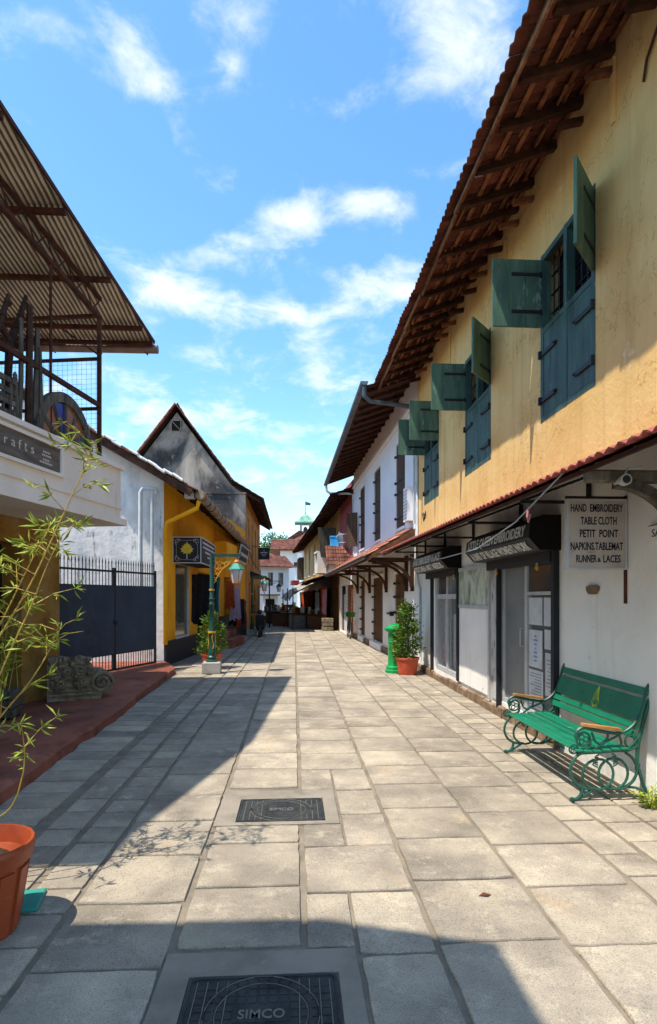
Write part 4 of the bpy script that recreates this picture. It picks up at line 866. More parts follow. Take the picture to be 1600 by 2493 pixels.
bx=MB(); bx.fbox(FP,7.6,9.0,.005,.5,2.95,3.3); bx.fbox(FP,7.6,7.68,.005,.5,3.3,4.1); bx.fbox(FP,8.9,9.0,.005,.5,3.3,4.1); bx.fbox(FP,7.6,9.0,.005,.53,4.1,4.18); bx.fbox(FP,7.68,8.9,.45,.49,3.3,3.5); b_=bx.build('balcony_box',WHT,oh)
m=MB(); m.fbox(FP,7.7,8.88,.3,.32,3.3,4.1); m.build('balcony_glass',GLASSD,b_)
roof_strip(oh,FP.P(3.1,.9,5.58),FP.P(20.9,.85,5.1),4,.38,TILE,5)
roof_strip(oh,FP.P(3.2,1.15,2.5),FP.P(17,1.15,2.45),1.1,.32,TILE,4,rafters=False)
m=MB(); m.fbox(FP,20.45,22.0,-2,.35,3.0,4.7); fb_=m.build('far_end_bay',GREYW,oh)
for k in range(5): m=MB(); m.fbox(FP,20.5+k*.3,20.62+k*.3,.35,.4,3.05,4.6); m.build('bay_slat',DKW,fb_)
m=MB(); m.fbox(FP,21,22.8,.3,.85,2.6,2.95); m.build('red_fascia',mat('red_shop_fascia',[(.3,'#7d2a1e'),(.6,'#99382a')],3,3,.7),oh)
# ------------------------------------------------------------ goods and canopies outside
def cloth(name,p0,w,h,ddir,c,label,wave=.04,n=18,group=None,cat='garment'):
    m=MB(); p0=Vector(p0); d=Vector(ddir).normalized(); nn=Vector((-d.y,d.x,0)); rows=[]
    for i in range(9):
        z=-h*i/8; f=i/8; rows.append([p0+d*(w*(k/n-.5)*(1-.12*math.sin(f*3.1)))+nn*(wave*(.35+f)*math.sin(k*1.25+i*.35+p0.x*7))+Vector((0,0,z-(.05*math.sin(k*.9+p0.y) if i==8 else 0))) for k in range(n+1)])
    m.sheet(rows); b=[[q+nn*.012 for q in r] for r in rows]; m.sheet(b)
    return single(m,name,CLOTHS[c],p0,label,cat,group,True)
G_='clothes hung outside the right hand shops'
for (s,n,z,w,h,c,l) in ((5.2,.45,2.15,.5,1.9,'orange','long orange cloth hanging outside the shop next to the white door'),(4.6,.5,2.0,.35,1.2,'pink','pale pink garment hanging in front of the orange cloth'),(5.9,.4,2.1,.5,1.6,'rust','rust brown cloth hanging behind the long orange cloth'),(6.8,.6,1.9,.4,1.5,'white','white cloth hanging beyond the orange cloth'),(7.6,.6,1.95,.6,1.5,'black','black garment hanging under the grey canopy on the right')):
    cloth('hanging_cloth',FP.P(s,n,z),w,h,FP.d*1.0+FP.n*.5,c,l,group=G_,cat='cloth')
m=MB(); P=FP.P(3.6,.5,0)
for z,w in ((0,.5),(.22,.46),(.42,.5)): m.cbox((P.x,P.y,z+.1),(w,.5,.19),rotz(.1),.02)
single(m,'stone_block_stack',CARVE,P,'stack of rough stone blocks by the white door','stone stack')
def canopy(A,B,C,D,label,sag=.18,hang=.2,seed=0):
    r=random.Random(seed); A,B,C,D=map(Vector,(A,B,C,D)); rows=[]
    for i in range(13):
        u=i/12; row=[]
        for j in range(17):
            v=j/16; p=A.lerp(B,v).lerp(D.lerp(C,v),u); p.z-=sag*math.sin(math.pi*v)*(.3+.7*u)+.04*math.sin(v*22+u*5)+.03*r.gauss(0,.5)
            if i==12: p.z-=hang*(.7+.3*math.sin(v*15))
            row.append(p)
        rows.append(row)
    m=MB(); m.sheet(rows); return single(m,'tarpaulin_canopy',GREYT,A,label,'canopy','tarpaulins over the far stalls',True)
canopy((1.95,28.6,2.85),(1.2,35.5,2.75),(-.75,34.8,1.8),(-.15,28.3,1.75),'long grey tarpaulin canopy sagging over the stalls on the right',seed=1)
canopy((1.1,38.5,2.7),(.6,44.0,2.7),(-.75,43,1.9),(-.45,38.0,2.0),'farther brownish tarpaulin canopy beyond the first one',seed=2)
for k,(x,y) in enumerate(((-.05,28.6),(-.35,31.5),(-.65,34.5))):
    m=MB(); m.tube([(x,y,0),(x,y,2.1)],.03,7); single(m,'canopy_pole',RUST,(x,y,0),['nearest thin pole holding up the grey tarpaulin','middle thin pole holding up the grey tarpaulin','farthest thin pole holding up the grey tarpaulin'][k],'pole','poles under the tarpaulin')
def stall(x,y,w,d,h,rot,c,label,goods):
    t=thing('market_stall',(x,y,0),label,'stall','stalls at the far end of the street'); R=rotz(rot)
    def B(c_,s_,name,matl): m=MB(); m.cbox(c_,s_,ch=.01); m.xf(lambda p:Vector((x,y,0))+R@p); return m.build(name,matl,t)
    B((0,0,h-.03),(w,d,.06),'table_top',DKW2); B((0,0,h*.45),(w*.94,d*.9,h*.84),'table_skirt',CLOTHS[c])
    r=random.Random(int(x*100+y))
    for k in range(goods):
        hh=r.uniform(.08,.38); B((r.uniform(-.42,.42)*w,r.uniform(-.35,.35)*d,h+hh/2),(r.uniform(.08,.22),r.uniform(.08,.2),hh),'goods',r.choice([CLOTHS['brown'],CLOTHS['rust'],CLOTHS['olive'],CLOTHS['grey'],GOLD,CLOTHS['white'],DKW2]))
stall(1.15,30.5,.9,1.6,.75,-.08,'brown','nearest dark stall table with curios under the tarpaulin on the right',16)
stall(.8,33.2,.9,1.7,.75,-.08,'grey','second curio stall table under the tarpaulin behind the first',14)
stall(.3,36.5,.9,1.8,.7,-.1,'rust','third rust skirted stall at the far end of the tarpaulin',12)
stall(.15,31.0,.9,1.5,.8,.05,'grey','grey skirted stall in mid street at the open edge of the tarpaulin',14)
stall(-.75,33.5,1.0,1.6,.85,.05,'brown','brown stall left of the tarpaulin poles in mid street',14)
stall(-1.35,36.5,1.1,1.4,.8,.1,'brown','brown stall across the street in front of the far white house',14)
stall(-.45,43.0,1.4,1.0,.9,0,'grey','farthest grey stall closing the view down the street',12)
for k,(s,c) in enumerate(((8.7,'rust'),(9.6,'grey'),(10.6,'brown'),(11.6,'orange'),(12.8,'olive'))):
    cloth('hanging_cloth',FP.P(s,.75,1.95),.7,1.5,FP.d+FP.n*.8,c,'%s cloth hung on the shop front beneath the tarpaulin'%c,group=G_,cat='cloth')
# ------------------------------------------------------------ far end: white hall with belfry, white house, trees
hl=thing('white_hall',(0,66,0),'white hall with red tiled hip roof closing the far end of the street','building')
FH=Fr((-1.55,66),(3.2,66),-1)
wall_open(MB(),FH,0,4.75,0,7.0,.3,[(1.9,2.7,4.4,5.6)]).build('front_wall',WHT3,hl)
m=MB(); m.bb(-1.5,3.2,66.35,74,0,7.0); m.build('rear_block',WHT3,hl)
m=MB(); m.bb(.35,.9,65.2,65.98,0,6.6); m.build('buttress',WHT3,hl)
m=MB(); m.bb(.35,1.15,66.1,66.15,4.4,5.6); m.build('window',GLASSD,hl)
m=MB(); m.add([(.0,65.98,5.6),(1.5,65.98,5.6),(1.5,65.1,5.0),(.0,65.1,5.0)],[(0,1,2,3)]); m.add([(.0,65.97,5.55),(1.5,65.97,5.55),(1.5,65.1,4.95),(.0,65.1,4.95)],[(3,2,1,0)]); m.build('window_hood',DKW,hl)
m=MB(); m.bb(-1.7,3.3,65.2,66,2.6,2.75); m.build('string_course',WHT3,hl)
m=MB(); a=(-2.6,65,6.9); b=(4.2,65,6.9); c=(4.2,75,6.9); d=(-2.6,75,6.9); r0=(.6,69.5,9.6); r1=(1.5,71,9.6); m.add([a,b,c,d,r0,r1],[(0,1,5,4),(1,2,5),(2,3,4,5),(3,0,4),(0,3,2,1)]); rr=m.build('roof',TILE,hl)
tiles(rr,(-2.6,64.95,6.95),(1,0,0),(0,4.5,2.7),22,8,TILE,w=.3,ex=.33,single_objs=False)
bf=MB(); 
for sx in (-1,1):
    for sy in (-1,1): bf.bb(1.47+sx*.58-.13,1.47+sx*.58+.13,75+sy*.58-.13,75+sy*.58+.13,8.2,11.2)
bf.bb(.8,2.14,74.3,75.7,8.2,9.9); bf.bb(.8,2.14,74.3,75.7,10.95,11.2); bel=bf.build('belfry',mat('pale_blue_grey_wood',[(.3,'#7d8f96'),(.6,'#9aacb2')],3,4,.8),hl)
m=MB(); m.lathe((1.47,75,11.2),[(1.95,-.12),(1.9,0),(1.25,.28),(.75,.75),(.06,1.15)],4,math.pi/4); m.build('belfry_roof',VERD,bel)
m=MB(); m.tube([(1.47,75,12.2),(1.47,75,12.6),(1.47,75,14.0)],[.09,.04,.03],6); m.build('spire',GRFR,bel)
m=MB(); m.prism([(1.49,75,13.95),(2.15,75,13.75),(2.1,75,13.45),(1.49,75,13.5)],(0,.03,0)); m.build('weather_vane',GRFR,bel)
m=MB(); m.lathe((1.47,75,10.0),[(.38,0),(.3,.15),(.26,.5),(.1,.7)],10); m.build('bell',IRON,bel)
fh=thing('far_white_house',(-2,48,0),'low white house with a brown tiled roof where the street bends left','house')
FF=Fr((-4.5,48),(-.45,49.5),-1); FF2=Fr((-.45,49.5),(.1,60),-1)
wall_open(MB(),FF,0,FF.len,0,4.3,.3,[(1.4,1.9,2.4,3.9),(2.5,2.95,2.6,3.7),(3.4,3.85,2.6,3.7)]).build('front_wall',WHT3,fh)
wall_open(MB(),FF2,0,FF2.len,0,4.3,.3,[]).build('side_wall',WHT3,fh)
for a,b,c,d in ((1.4,1.9,2.4,3.9),(2.5,2.95,2.6,3.7),(3.4,3.85,2.6,3.7)):
    m=MB(); m.fbox(FF,a,b,-.15,-.11,c,d); w=m.build('window',GLASSD,fh); m=MB(); m.fbox(FF,a-.06,b+.06,.002,.05,c-.09,c-.01); m.build('sill',WHT3,w)
m=MB(); P=FF.P; m.add([P(-.3,.5,4.15),P(FF.len+.4,.5,4.15),P(FF.len+.4-1.4,-3.5,5.9),P(-.3,-3.5,5.9)],[(0,1,2,3)]); m.add([P(FF.len+.4,.5,4.15),P(FF.len+.4,-9,4.15),P(FF.len+.4-1.4,-3.5,5.9)],[(0,1,2)]); rr=m.build('roof',TILE,fh)
tiles(rr,P(FF.len+.3,.5,4.18)-FF.d*4.6,FF.d,-FF.n*4+Vector((0,0,1.75)),18,8,TILE,w=.26,ex=.33,single_objs=False)
lw=thing('street_stall_wall',(-1.2,46,0),'low white plastered booth standing at the foot of the far house','booth')
MB().bb(-2.4,-1.25,45.2,46.6,0,1.75).build('booth_wall',WHT3,lw); m=MB(); m.bb(-2.6,-1.1,44.9,46.7,1.76,1.86); m.build('booth_roof',DKW,lw); m=MB(); m.bb(-2.2,-1.5,45.17,45.2,.3,1.5); m.build('booth_door',DARK,lw)
def tree(x,y,h,rx,rz,label,n,seed,lf=LEAFG,lsz=.34,bare=0):
    r=random.Random(seed); rg=np.random.default_rng(seed); t=thing('tree',(x,y,0),label,'tree','trees beyond the far roofs')
    m=MB(); m.tube([(x,y,0),(x+.1,y,h*.35),(x-.1,y,h*.6)],[.28,.2,.13],8)
    tips=[]
    for k in range(16):
        a=r.uniform(0,6.28); b=r.uniform(.3,1); p=(x+rx*b*math.cos(a),y+rx*b*math.sin(a),h*.62+r.uniform(-.5,1)*rz*.8); tips.append(p)
        m.tube([(x,y,h*r.uniform(.35,.58)),((x+p[0])/2,(y+p[1])/2,(h*.55+p[2])/2+.2),p],[.1,.06,.02],5)
        for q in range(3): m.tube([p,(p[0]+r.gauss(0,.5),p[1]+r.gauss(0,.5),p[2]+r.uniform(.3,1.0+bare))],[.02,.008],4)
    m.build('trunk',BARK,t)
    C=[]
    cl=[(r.gauss(px_,.5),r.gauss(py_,.5),r.gauss(pz_,.4)) for px_,py_,pz_ in tips for _ in range(4)]
    for i in range(n): c=r.choice(cl); C.append((r.gauss(c[0],.38),r.gauss(c[1],.38),r.gauss(c[2],.3)))
    raw_build(leaves(C,lsz,.5,rng=rg),'crown',lf,t)
tree(-3.2,84,13.2,1.9,2.2,'leafy green tree rising behind the far white house',2600,3)
tree(-4.6,92,14.5,2.2,2.2,'thin sparse tree with bare twigs left of the leafy tree',350,5,bare=1.2)
# ------------------------------------------------------------ left: red raised floor
kx=[(-1.95,-2.5),(-2.15,2.0),(-2.25,4.6),(-2.32,6.0),(-2.35,8.2),(-2.45,9.95),(-2.53,12.4),(-2.75,13.3),(-3.05,13.85)]
fine=[]
for i in range(len(kx)-1):
    for t in range(8): 
        f=t/8; fine.append((kx[i][0]+(kx[i+1][0]-kx[i][0])*f+random.gauss(0,.012),kx[i][1]+(kx[i+1][1]-kx[i][1])*f))
fine.append(kx[-1]); n=len(fine); m=MB()
hz=[.125+random.gauss(0,.004) for _ in fine]
rows=[[(x+.015,y,-.04) for x,y in fine],[(x+.01,y,h-.03) for (x,y),h in zip(fine,hz)],[(x-.03,y,h) for (x,y),h in zip(fine,hz)],[(x-.4,y,.12) for x,y in fine],[(-9,y,.12) for x,y in fine]]
m.sheet(rows); rfl=m.build('raised_floor',REDFL,None,True); tag(rfl,'raised red oxide floor with a worn kerb on the left','raised floor',kind='structure')
# ------------------------------------------------------------ craft shop
cs=thing('craft_shop',(-3.4,6.5,0),'cream balcony shop front with dark open ground floor on the left','shop')
FC=Fr((-3.93,2.5),(-2.62,9.0),-1); CL=FC.len
m=MB(); m.fbox(FC,0,CL,-.14,0,2.80,3.52); m.fbox(FC,CL-.14,CL,-2.9,-.142,2.80,3.52); fas=m.build('balcony_parapet',CREAM,cs)
m=MB(); m.fbox(FC,-.02,CL+.05,-.2,.05,3.522,3.585); m.build('parapet_coping',CREAM,cs)
m=MB(); m.fbox(FC,-.02,CL+.14,-3.0,.03,2.70,2.797); m.build('balcony_slab',CREAM,cs)
m=MB(); m.fbox(FC,0,CL+.0,.002,.02,2.93,2.945); m.build('drip_moulding',CREAM,cs)
m=MB(); m.fbox(FC,0,CL-.1,-3,-.9,3.40,3.5); m.build('balcony_floor',DARK,cs)
m=MB(); wall_open(m,Fr(FC.P(0,-1.0,0)[:2],FC.P(CL,-1.0,0)[:2],-1),0,CL,.12,2.697,.3,[(2.4,5.75,.12,2.35)]); m.build('shop_wall',mat('ochre_stained_wall',[(.3,'#6d4a18'),(.5,'#8d6a2c'),(.7,'#9c8256')],1.6,6,.9,.4,15,layers=[dict(col='#c0ab8c',scale=3,lo=.58,hi=.7,op=.6),dict(col='#4a3a28',scale=2,lo=.56,hi=.72,op=.6)]),cs)
m=MB(); m.fbox(FC,.2,CL-.05,-3.6,-1.9,.12,2.69); m.build('dark_interior',DARK,cs)
m=MB(); m.bb(-4.52,-4.23,10.05,10.4,0,2.72); pil=m.build('corner_pillar',CREAM,cs)
m=MB()
for k in range(8): 
    z=1.75-k*.2; m.bb(-4.48,-4.27+random.uniform(-.06,0),10.045,10.049,z,z+.1)
    m.v=m.v
m.build('painted_lettering',mat('dull_notice_ink',[(.3,'#4a4748'),(.6,'#5d5a5c')],16,3,.8),pil)
m=MB(); m.fbox(FC,2.0,2.12,.02,.25,2.55,3.0); m.build('eave_bracket',BLK,cs)
# sign with raised frame
cg=thing('shop_sign',FC.P(4.3,.03,3.13),'weathered dark wooden sign reading crafts on the balcony front','sign')
m=MB(); m.fbox(FC,1.6,5.06,.003,.018,3.145,3.445); m.build('board',mat('worn_sign_wood',[(.3,'#4f4741'),(.5,'#645b53'),(.7,'#776c63')],3,7,.85,.4,40,stretch=(1,1,6)),cg)
m=MB(); m.fbox(FC,1.55,5.12,.003,.04,3.105,3.143); m.fbox(FC,1.55,5.12,.003,.04,3.447,3.485); m.fbox(FC,5.062,5.12,.003,.039,3.144,3.446); m.build('frame',CREAM,cg)
LETC=mat('cream_lettering',[(.3,'#b5ada4'),(.6,'#c9c2b8')],9,3,.7)
for ch,s_,w_,h_,dz in (('c',3.93,.065,.07,0),('r',4.07,.05,.07,0),('a',4.19,.062,.07,0),('f',4.30,.05,.105,.015),('t',4.40,.045,.095,.01),('s',4.52,.055,.07,0)):
    text_mesh(ch,w_,h_,LETC,'lettering',cg,FC.P(s_,.02,3.30+dz),FC.d,(0,0,1),thick=.006,bold=.0)
m=MB()
for k,(a,b,z) in enumerate(((4.72,4.86,3.33),(4.70,4.88,3.29),(4.72,4.84,3.235),(4.66,4.9,3.20))):
    s=a
    while s<b: w=random.uniform(.012,.03); m.fbox(FC,s,min(b,s+w),.0185,.021,z,z+.022); s+=w+.01
m.build('small_print',LETC,cg)
# ------------------------------------------------------------ corrugated shed over the balcony
sh=thing('corrugated_shed',(-3.3,7,3.5),'rusty post shed with corrugated metal roof above the cream balcony','shed')
def shZ(y): return 6.62-.125*(y-5.99)
def edgeX(y):
    pts=[(-2.0,-4.35),(2.5,-3.85),(5.0,-3.12),(10.38,-2.45)]
    for (a,b),(c,d) in zip(pts,pts[1:]):
        if y<=c: return b+(d-b)*(y-a)/(c-a)
    return pts[-1][1]
sheetw=.84; px_=.07
x=-2.46; nsheet=0
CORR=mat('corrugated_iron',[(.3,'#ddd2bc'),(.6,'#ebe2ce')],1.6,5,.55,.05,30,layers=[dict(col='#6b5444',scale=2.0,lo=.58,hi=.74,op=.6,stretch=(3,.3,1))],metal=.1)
def _bands(m):     # dark brown bands along the bottom of each corrugation
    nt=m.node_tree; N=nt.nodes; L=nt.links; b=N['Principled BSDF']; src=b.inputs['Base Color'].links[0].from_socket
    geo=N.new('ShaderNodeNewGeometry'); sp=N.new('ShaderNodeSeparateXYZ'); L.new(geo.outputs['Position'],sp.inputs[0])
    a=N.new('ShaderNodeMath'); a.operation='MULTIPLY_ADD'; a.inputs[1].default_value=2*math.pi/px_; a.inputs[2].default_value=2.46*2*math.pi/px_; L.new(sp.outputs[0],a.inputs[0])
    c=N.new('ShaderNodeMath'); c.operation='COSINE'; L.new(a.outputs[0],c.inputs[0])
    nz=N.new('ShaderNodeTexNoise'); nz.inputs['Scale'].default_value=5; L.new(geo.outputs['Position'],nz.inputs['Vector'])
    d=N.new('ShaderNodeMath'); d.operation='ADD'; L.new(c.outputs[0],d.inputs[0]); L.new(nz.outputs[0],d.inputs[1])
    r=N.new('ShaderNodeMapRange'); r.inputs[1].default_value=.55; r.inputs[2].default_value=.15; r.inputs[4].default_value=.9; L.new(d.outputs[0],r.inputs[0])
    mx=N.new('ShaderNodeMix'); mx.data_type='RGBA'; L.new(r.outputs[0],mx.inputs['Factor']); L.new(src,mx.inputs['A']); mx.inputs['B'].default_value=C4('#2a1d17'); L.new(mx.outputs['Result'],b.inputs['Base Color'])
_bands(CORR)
while x>-8.5:
    for (ya,yb) in ((2.0,4.75),(4.6,7.55),(7.4,10.42)):
        rows=[]; ye=yb+(random.gauss(0,.02) if yb>10 else 0); dz=.012*((ya<3)*2+(3<ya<5))+.006*(nsheet%2)
        for k in range(int(sheetw/px_*8)+1):
            xx=x-k*px_/8; z=.021*math.cos(2*math.pi*k/8)
            y0=ya
            # cut along the skewed street edge
            def yat(xq):
                lo,hi=-2.0,10.38
                if xq<=edgeX(lo): return lo
                for _ in range(24):
                    mid=(lo+hi)/2
                    if edgeX(mid)<xq: lo=mid
                    else: hi=mid
                return lo
            ys=max(ya,yat(xx)); 
            if ys<ye-.05: rows.append([(xx,ys+(ye-ys)*q/3,shZ(ys+(ye-ys)*q/3)+z+dz) for q in range(4)])
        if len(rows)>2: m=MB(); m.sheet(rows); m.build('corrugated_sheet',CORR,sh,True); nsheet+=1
    x-=sheetw-.07
for y in (4.9,6.15,7.4,8.65,9.85,10.3):
    m=MB(); m.bar((edgeX(y)+.0,y,shZ(y)-.07),(-8.3,y,shZ(y)-.07),.05,.07); m.build('purlin',RUST,sh)
m=MB(); eb=[(edgeX(y)+.01,y,shZ(y)-.0) for y in (2.5,5.0,7.5,10.38)]
for i in range(3): m.bar(eb[i],eb[i+1],.025,.05)
m.build('edge_angle',RUST,sh)
FT=Fr(FC.P(0,-.3,0)[:2],FC.P(CL,-.3,0)[:2],-1)
def tp(s,dz): p=FT.P(s,0,0); return (p.x,p.y,shZ(p.y)-dz)
m=MB(); m.bar(tp(0,.13),tp(CL-.05,.13),.05,.05); m.bar(tp(0,.42),tp(CL-.05,.42),.06,.06); s=.2; k=0
while s<CL-.2: m.bar(tp(s,.14 if k%2 else .41),tp(s+.22,.41 if k%2 else .14),.014,.014); s+=.22; k+=1
m.build('lattice_truss',RUST,sh)
posts=[(CL-.08,.055),(4.2,.06),(1.9,.06)]
for s,w in posts:
    p=FT.P(s,0,0); m=MB(); m.box((p.x,p.y,(3.5+shZ(p.y)-.4)/2),(w,w,shZ(p.y)-.4-3.5)); m.build('post',RUST,sh)
for s in (5.35,): p=FT.P(s,0,0); m=MB(); m.tube([(p.x,p.y,3.5),(p.x,p.y,shZ(p.y)-.4)],.018,6); m.build('post',RUST,sh)
E_=FT.P(CL-.08,0,0)
m=MB(); a=FT.P(1.0,0,4.5); b=FT.P(CL-.08,0,4.5); m.bar(a,b,.05,.06); m.build('guard_rail',RUST,sh)
for z in (5.2,4.45):
    m=MB(); m.bar((E_.x,E_.y,z),(E_.x-3.2,E_.y+.5,z),.035,.045); m.build('cross_rail',RUST,sh)
m=MB(); m.bar((E_.x-.75,E_.y+.1,5.2),(E_.x-.75,E_.y+.1,5.85),.03,.03); m.bar((E_.x-.75,E_.y+.1,5.8),(E_.x,E_.y,5.25),.025,.025); m.bar((E_.x,E_.y,5.85),(E_.x-3.2,E_.y+.5,5.85),.05,.05); m.build('end_frame',RUST,sh)
m=MB()
for k in range(34): x=E_.x-.05-k*.075; m.tube([(x,E_.y+.16*(E_.x-x),3.5),(x,E_.y+.16*(E_.x-x),5.2)],.0022,3,cap=False)
for k in range(22): z=3.55+k*.075; m.tube([(E_.x,E_.y,z),(E_.x-2.6,E_.y+.42,z)],.0022,3,cap=False)
m.build('wire_mesh',BLK,sh)
m=MB(); m.tube([(-2.40,10.47,5.99),(-8,10.47,5.95)],.075,10); gt=m.build('gutter',mat('pinkish_brown_gutter',[(.3,'#6d5850'),(.6,'#8a746a')],4,4,.6),sh,True)
for k in range(5): m=MB(); x=-2.6-k*.8; m.tube([(x,10.36,6.1),(x,10.56,6.02),(x,10.55,5.92),(x,10.4,5.9)],.012,5); m.build('gutter_strap',BLK,gt)
m=MB(); m.fbox(FT,-1,5.6,-2.9,-2.8,3.5,6.0); m.build('light_block_board',RAFT,sh)  # unseen dark board, added to cut light from the left under the roof
# things stored on the balcony
ch=thing('ladder_back_chair',FT.P(4.45,-.05,3.5),'old wooden ladder back chair standing behind the cream parapet','chair')
for ds in (-.24,.24):
    m=MB(); p=FT.P(4.45+ds,0,0); m.bar((p.x,p.y,3.5),(p.x-.02,p.y,4.22),.045,.045); m.lathe((p.x-.02,p.y,4.22),[(.025,0),(.03,.03),(.01,.07)],8); m.build('back_post',GREYW,ch)
    m=MB(); p=FT.P(4.45+ds,-.42,0); m.bar((p.x,p.y,3.5),(p.x,p.y,3.96),.045,.045); m.build('leg',GREYW,ch)
for k in range(5): m=MB(); m.fbox(FT,4.23,4.67,-.02,.01,3.60+k*.13,3.66+k*.13); m.build('ladder_slat',GREYW,ch)
m=MB(); m.fbox(FT,4.19,4.71,-.45,.0,3.93,3.97); m.build('seat',GREYW,ch)
m=MB()
for k in range(3): m.fbox(FT,4.32+k*.13,4.35+k*.13,-.018,.004,3.58,4.18)
m.build('upright_slats',GREYW,ch)
tl=['tall split timber post leaning beside the wooden chair','thick dark timber post in the middle of the leaning bundle','pale weathered timber post right of the thick dark one','slim grey timber post nearest the round stained glass','short dark timber post behind the chair','bent dark timber leaning under the shed roof at the left']
for k,(s,n_,h,w,ln,dn) in enumerate(((4.78,-.05,5.0,.06,.06,.1),(4.90,.0,5.2,.085,.03,.05),(5.05,-.02,5.0,.07,.06,0),(5.14,.02,4.75,.05,-.04,0),(4.35,-.4,4.7,.06,.02,0),(4.15,-.4,5.1,.055,.25,0))):
    m=MB(); p=FT.P(s,n_,0); d=FT.d*ln; m.tube([(p.x,p.y,3.5),(p.x+d.x*.5+random.gauss(0,.012),p.y+d.y*.5,(3.5+h)/2),(p.x+d.x,p.y+d.y,h)],[w*.55,w*.5,w*.42],6)
    single(m,'timber_post',GREYW if k not in (1,4,5) else RAFT,(p.x,p.y,3.5),tl[k],'timber','salvaged timbers on the balcony')
cl_=['carved dark bracket with raised arm at the left of the timbers','carved cross shaped bracket leaning left of the tall posts','gnarled carved bracket leaning on the tall timber posts']
for k,(s,z) in enumerate(((4.12,4.5),(4.4,4.45),(4.72,4.6))):
    m=MB(); p=FT.P(s,-.15,0); P=lambda ds,dz:(p.x+FT.d.x*ds,p.y+FT.d.y*ds,z+dz)
    m.tube([P(0,-1.1),P(.02,-.3),P(.05,.1),P(.22,.45),P(.35,.8)],[.035,.045,.05,.04,.025],7); m.tube([P(-.3,.35),P(-.1,.2),P(.06,.08),P(.3,.12),P(.42,.2)],[.02,.04,.045,.04,.02],7)
    for q in range(4): m.lathe(P(.06+.09*q,.12+.19*q),[(.02,-.04),(.055,0),(.02,.04)],7)
    single(m,'carved_bracket',RAFT,P(0,-1.1),cl_[k],'carving','salvaged carvings on the balcony',True)
sgw=thing('stained_glass_fanlight',FT.P(5.66,.02,3.52),'half round wooden fanlight with amber blue and green glass behind the parapet','window')
R_=.66; cz=3.62; s0=5.66
def fp(a,r,n_=0): return FT.P(s0+r*math.cos(a),n_,cz+r*math.sin(a)*1.12)
m=MB()
for k in range(24):
    a0=math.pi*k/24; a1=math.pi*(k+1)/24
    m.hexa([fp(a0,R_*.82,-.04),fp(a1,R_*.82,-.04),fp(a1,R_,-.04),fp(a0,R_,-.04),fp(a0,R_*.82,.04),fp(a1,R_*.82,.04),fp(a1,R_,.04),fp(a0,R_,.04)])
for k in range(1,6): a=math.pi*k/6; m.bar(fp(a,.12),fp(a,R_*.83),.035,.06)
m.fbox(FT,s0-R_,s0+R_,-.04,.04,cz-.07,cz); m.build('frame',GREYW,sgw)
for k,c in enumerate(('green','amber','amber','blue','amber','amber')):
    m=MB(); a0=math.pi*k/6+.03; a1=math.pi*(k+1)/6-.03; P=[fp(a0,.13,0)]+[fp(a0+(a1-a0)*q/6,R_*.84,0) for q in range(7)]+[fp(a1,.13,0)]; m.prism(P,FT.n*.008); m.build('glass_petal',STG[c],sgw)
# ------------------------------------------------------------ orange pot with bamboo
bm_=thing('flower_pot',(-1.5,2.88,0),'large orange ribbed pot of soil cut by the left picture edge','flower pot')
bx_,by_=-1.50,2.88
m=MB(); prof=[(.155,0),(.16,.01),(.205,.33),(.215,.335),(.215,.345),(.232,.35),(.24,.40),(.243,.415),(.235,.43),(.222,.43),(.212,.40),(.2,.35),(.1,.345)]
m.lathe((bx_,by_,0),prof,48); 
for k in range(12):
    a=2*math.pi*k/12; m.hexa([Vector((bx_,by_,0))+rotz(a)@Vector(q) for q in ((.157,-.03,.015),(.166,-.03,.015),(.166,.03,.015),(.157,.03,.015),(.2,-.036,.315),(.214,-.036,.315),(.214,.036,.315),(.2,.036,.315))])
m.build('pot',ORNG,bm_,True)
m=MB(); m.lathe((bx_,by_,.33),[(.205,0),(.12,.02),(.01,.03)],24); m.build('soil',SOIL,bm_,True)
m=MB(); 
for k in range(26): a=random.uniform(0,6.28); r_=random.uniform(0,.17); m.box((bx_+r_*math.cos(a),by_+r_*math.sin(a),.352),(.05,.012,.006),rotz(random.uniform(0,3)))
m.build('dead_leaves',CLOTHS['olive'],bm_)
# tray under / behind the pot
m=MB(); m.cbox((-1.50,3.12,.012),(.36,.22,.02),rotz(.2),.006); tr=single(m,'plastic_tray',TURQ,(-1.4,3.08,0),'flat turquoise plastic tray on the slabs behind the orange pot','tray')
bm2=thing('potted_bamboo',(-1.98,3.3,0),'arching yellow green bamboo rising at the left edge before the cream balcony','potted plant')
bx_,by_=-1.98,3.30
pot(bm2,(bx_,by_,0),.17,.22,.38,TERRA)
canes=[[(0,0,.34),(.2,.05,1.1),(.48,.1,1.66),(.66,.15,2.1),(.76,.2,2.38),(.80,.22,2.52)],
       [(-.03,.02,.34),(.1,.1,1.0),(.3,.2,1.5),(.42,.25,1.8),(.5,.3,2.0)],
       [(.03,-.03,.34),(.25,.0,.9),(.4,.05,1.3),(.5,.08,1.55),(.58,.1,1.78),(.66,.1,1.95)],
       [(.02,.06,.34),(.2,.2,.8),(.4,.3,1.1),(.5,.35,1.3),(.55,.35,1.45)],
       [(.1,.0,.3),(.4,.0,.42),(.49,.0,.62),(.5,.0,.78)]]
cn=MB(); LC=[];LD=[]
def catm(P,n=6):
    P=[Vector(p) for p in P]; Q=[]
    for i in range(len(P)-1):
        p0=P[max(i-1,0)];p1=P[i];p2=P[i+1];p3=P[min(i+2,len(P)-1)]
        for k in range(n): t=k/n; Q.append(.5*((2*p1)+(p2-p0)*t+(2*p0-5*p1+4*p2-p3)*t*t+(3*p1-p0-3*p2+p3)*t**3))
    Q.append(P[-1]); return Q
rb=random.Random(11)
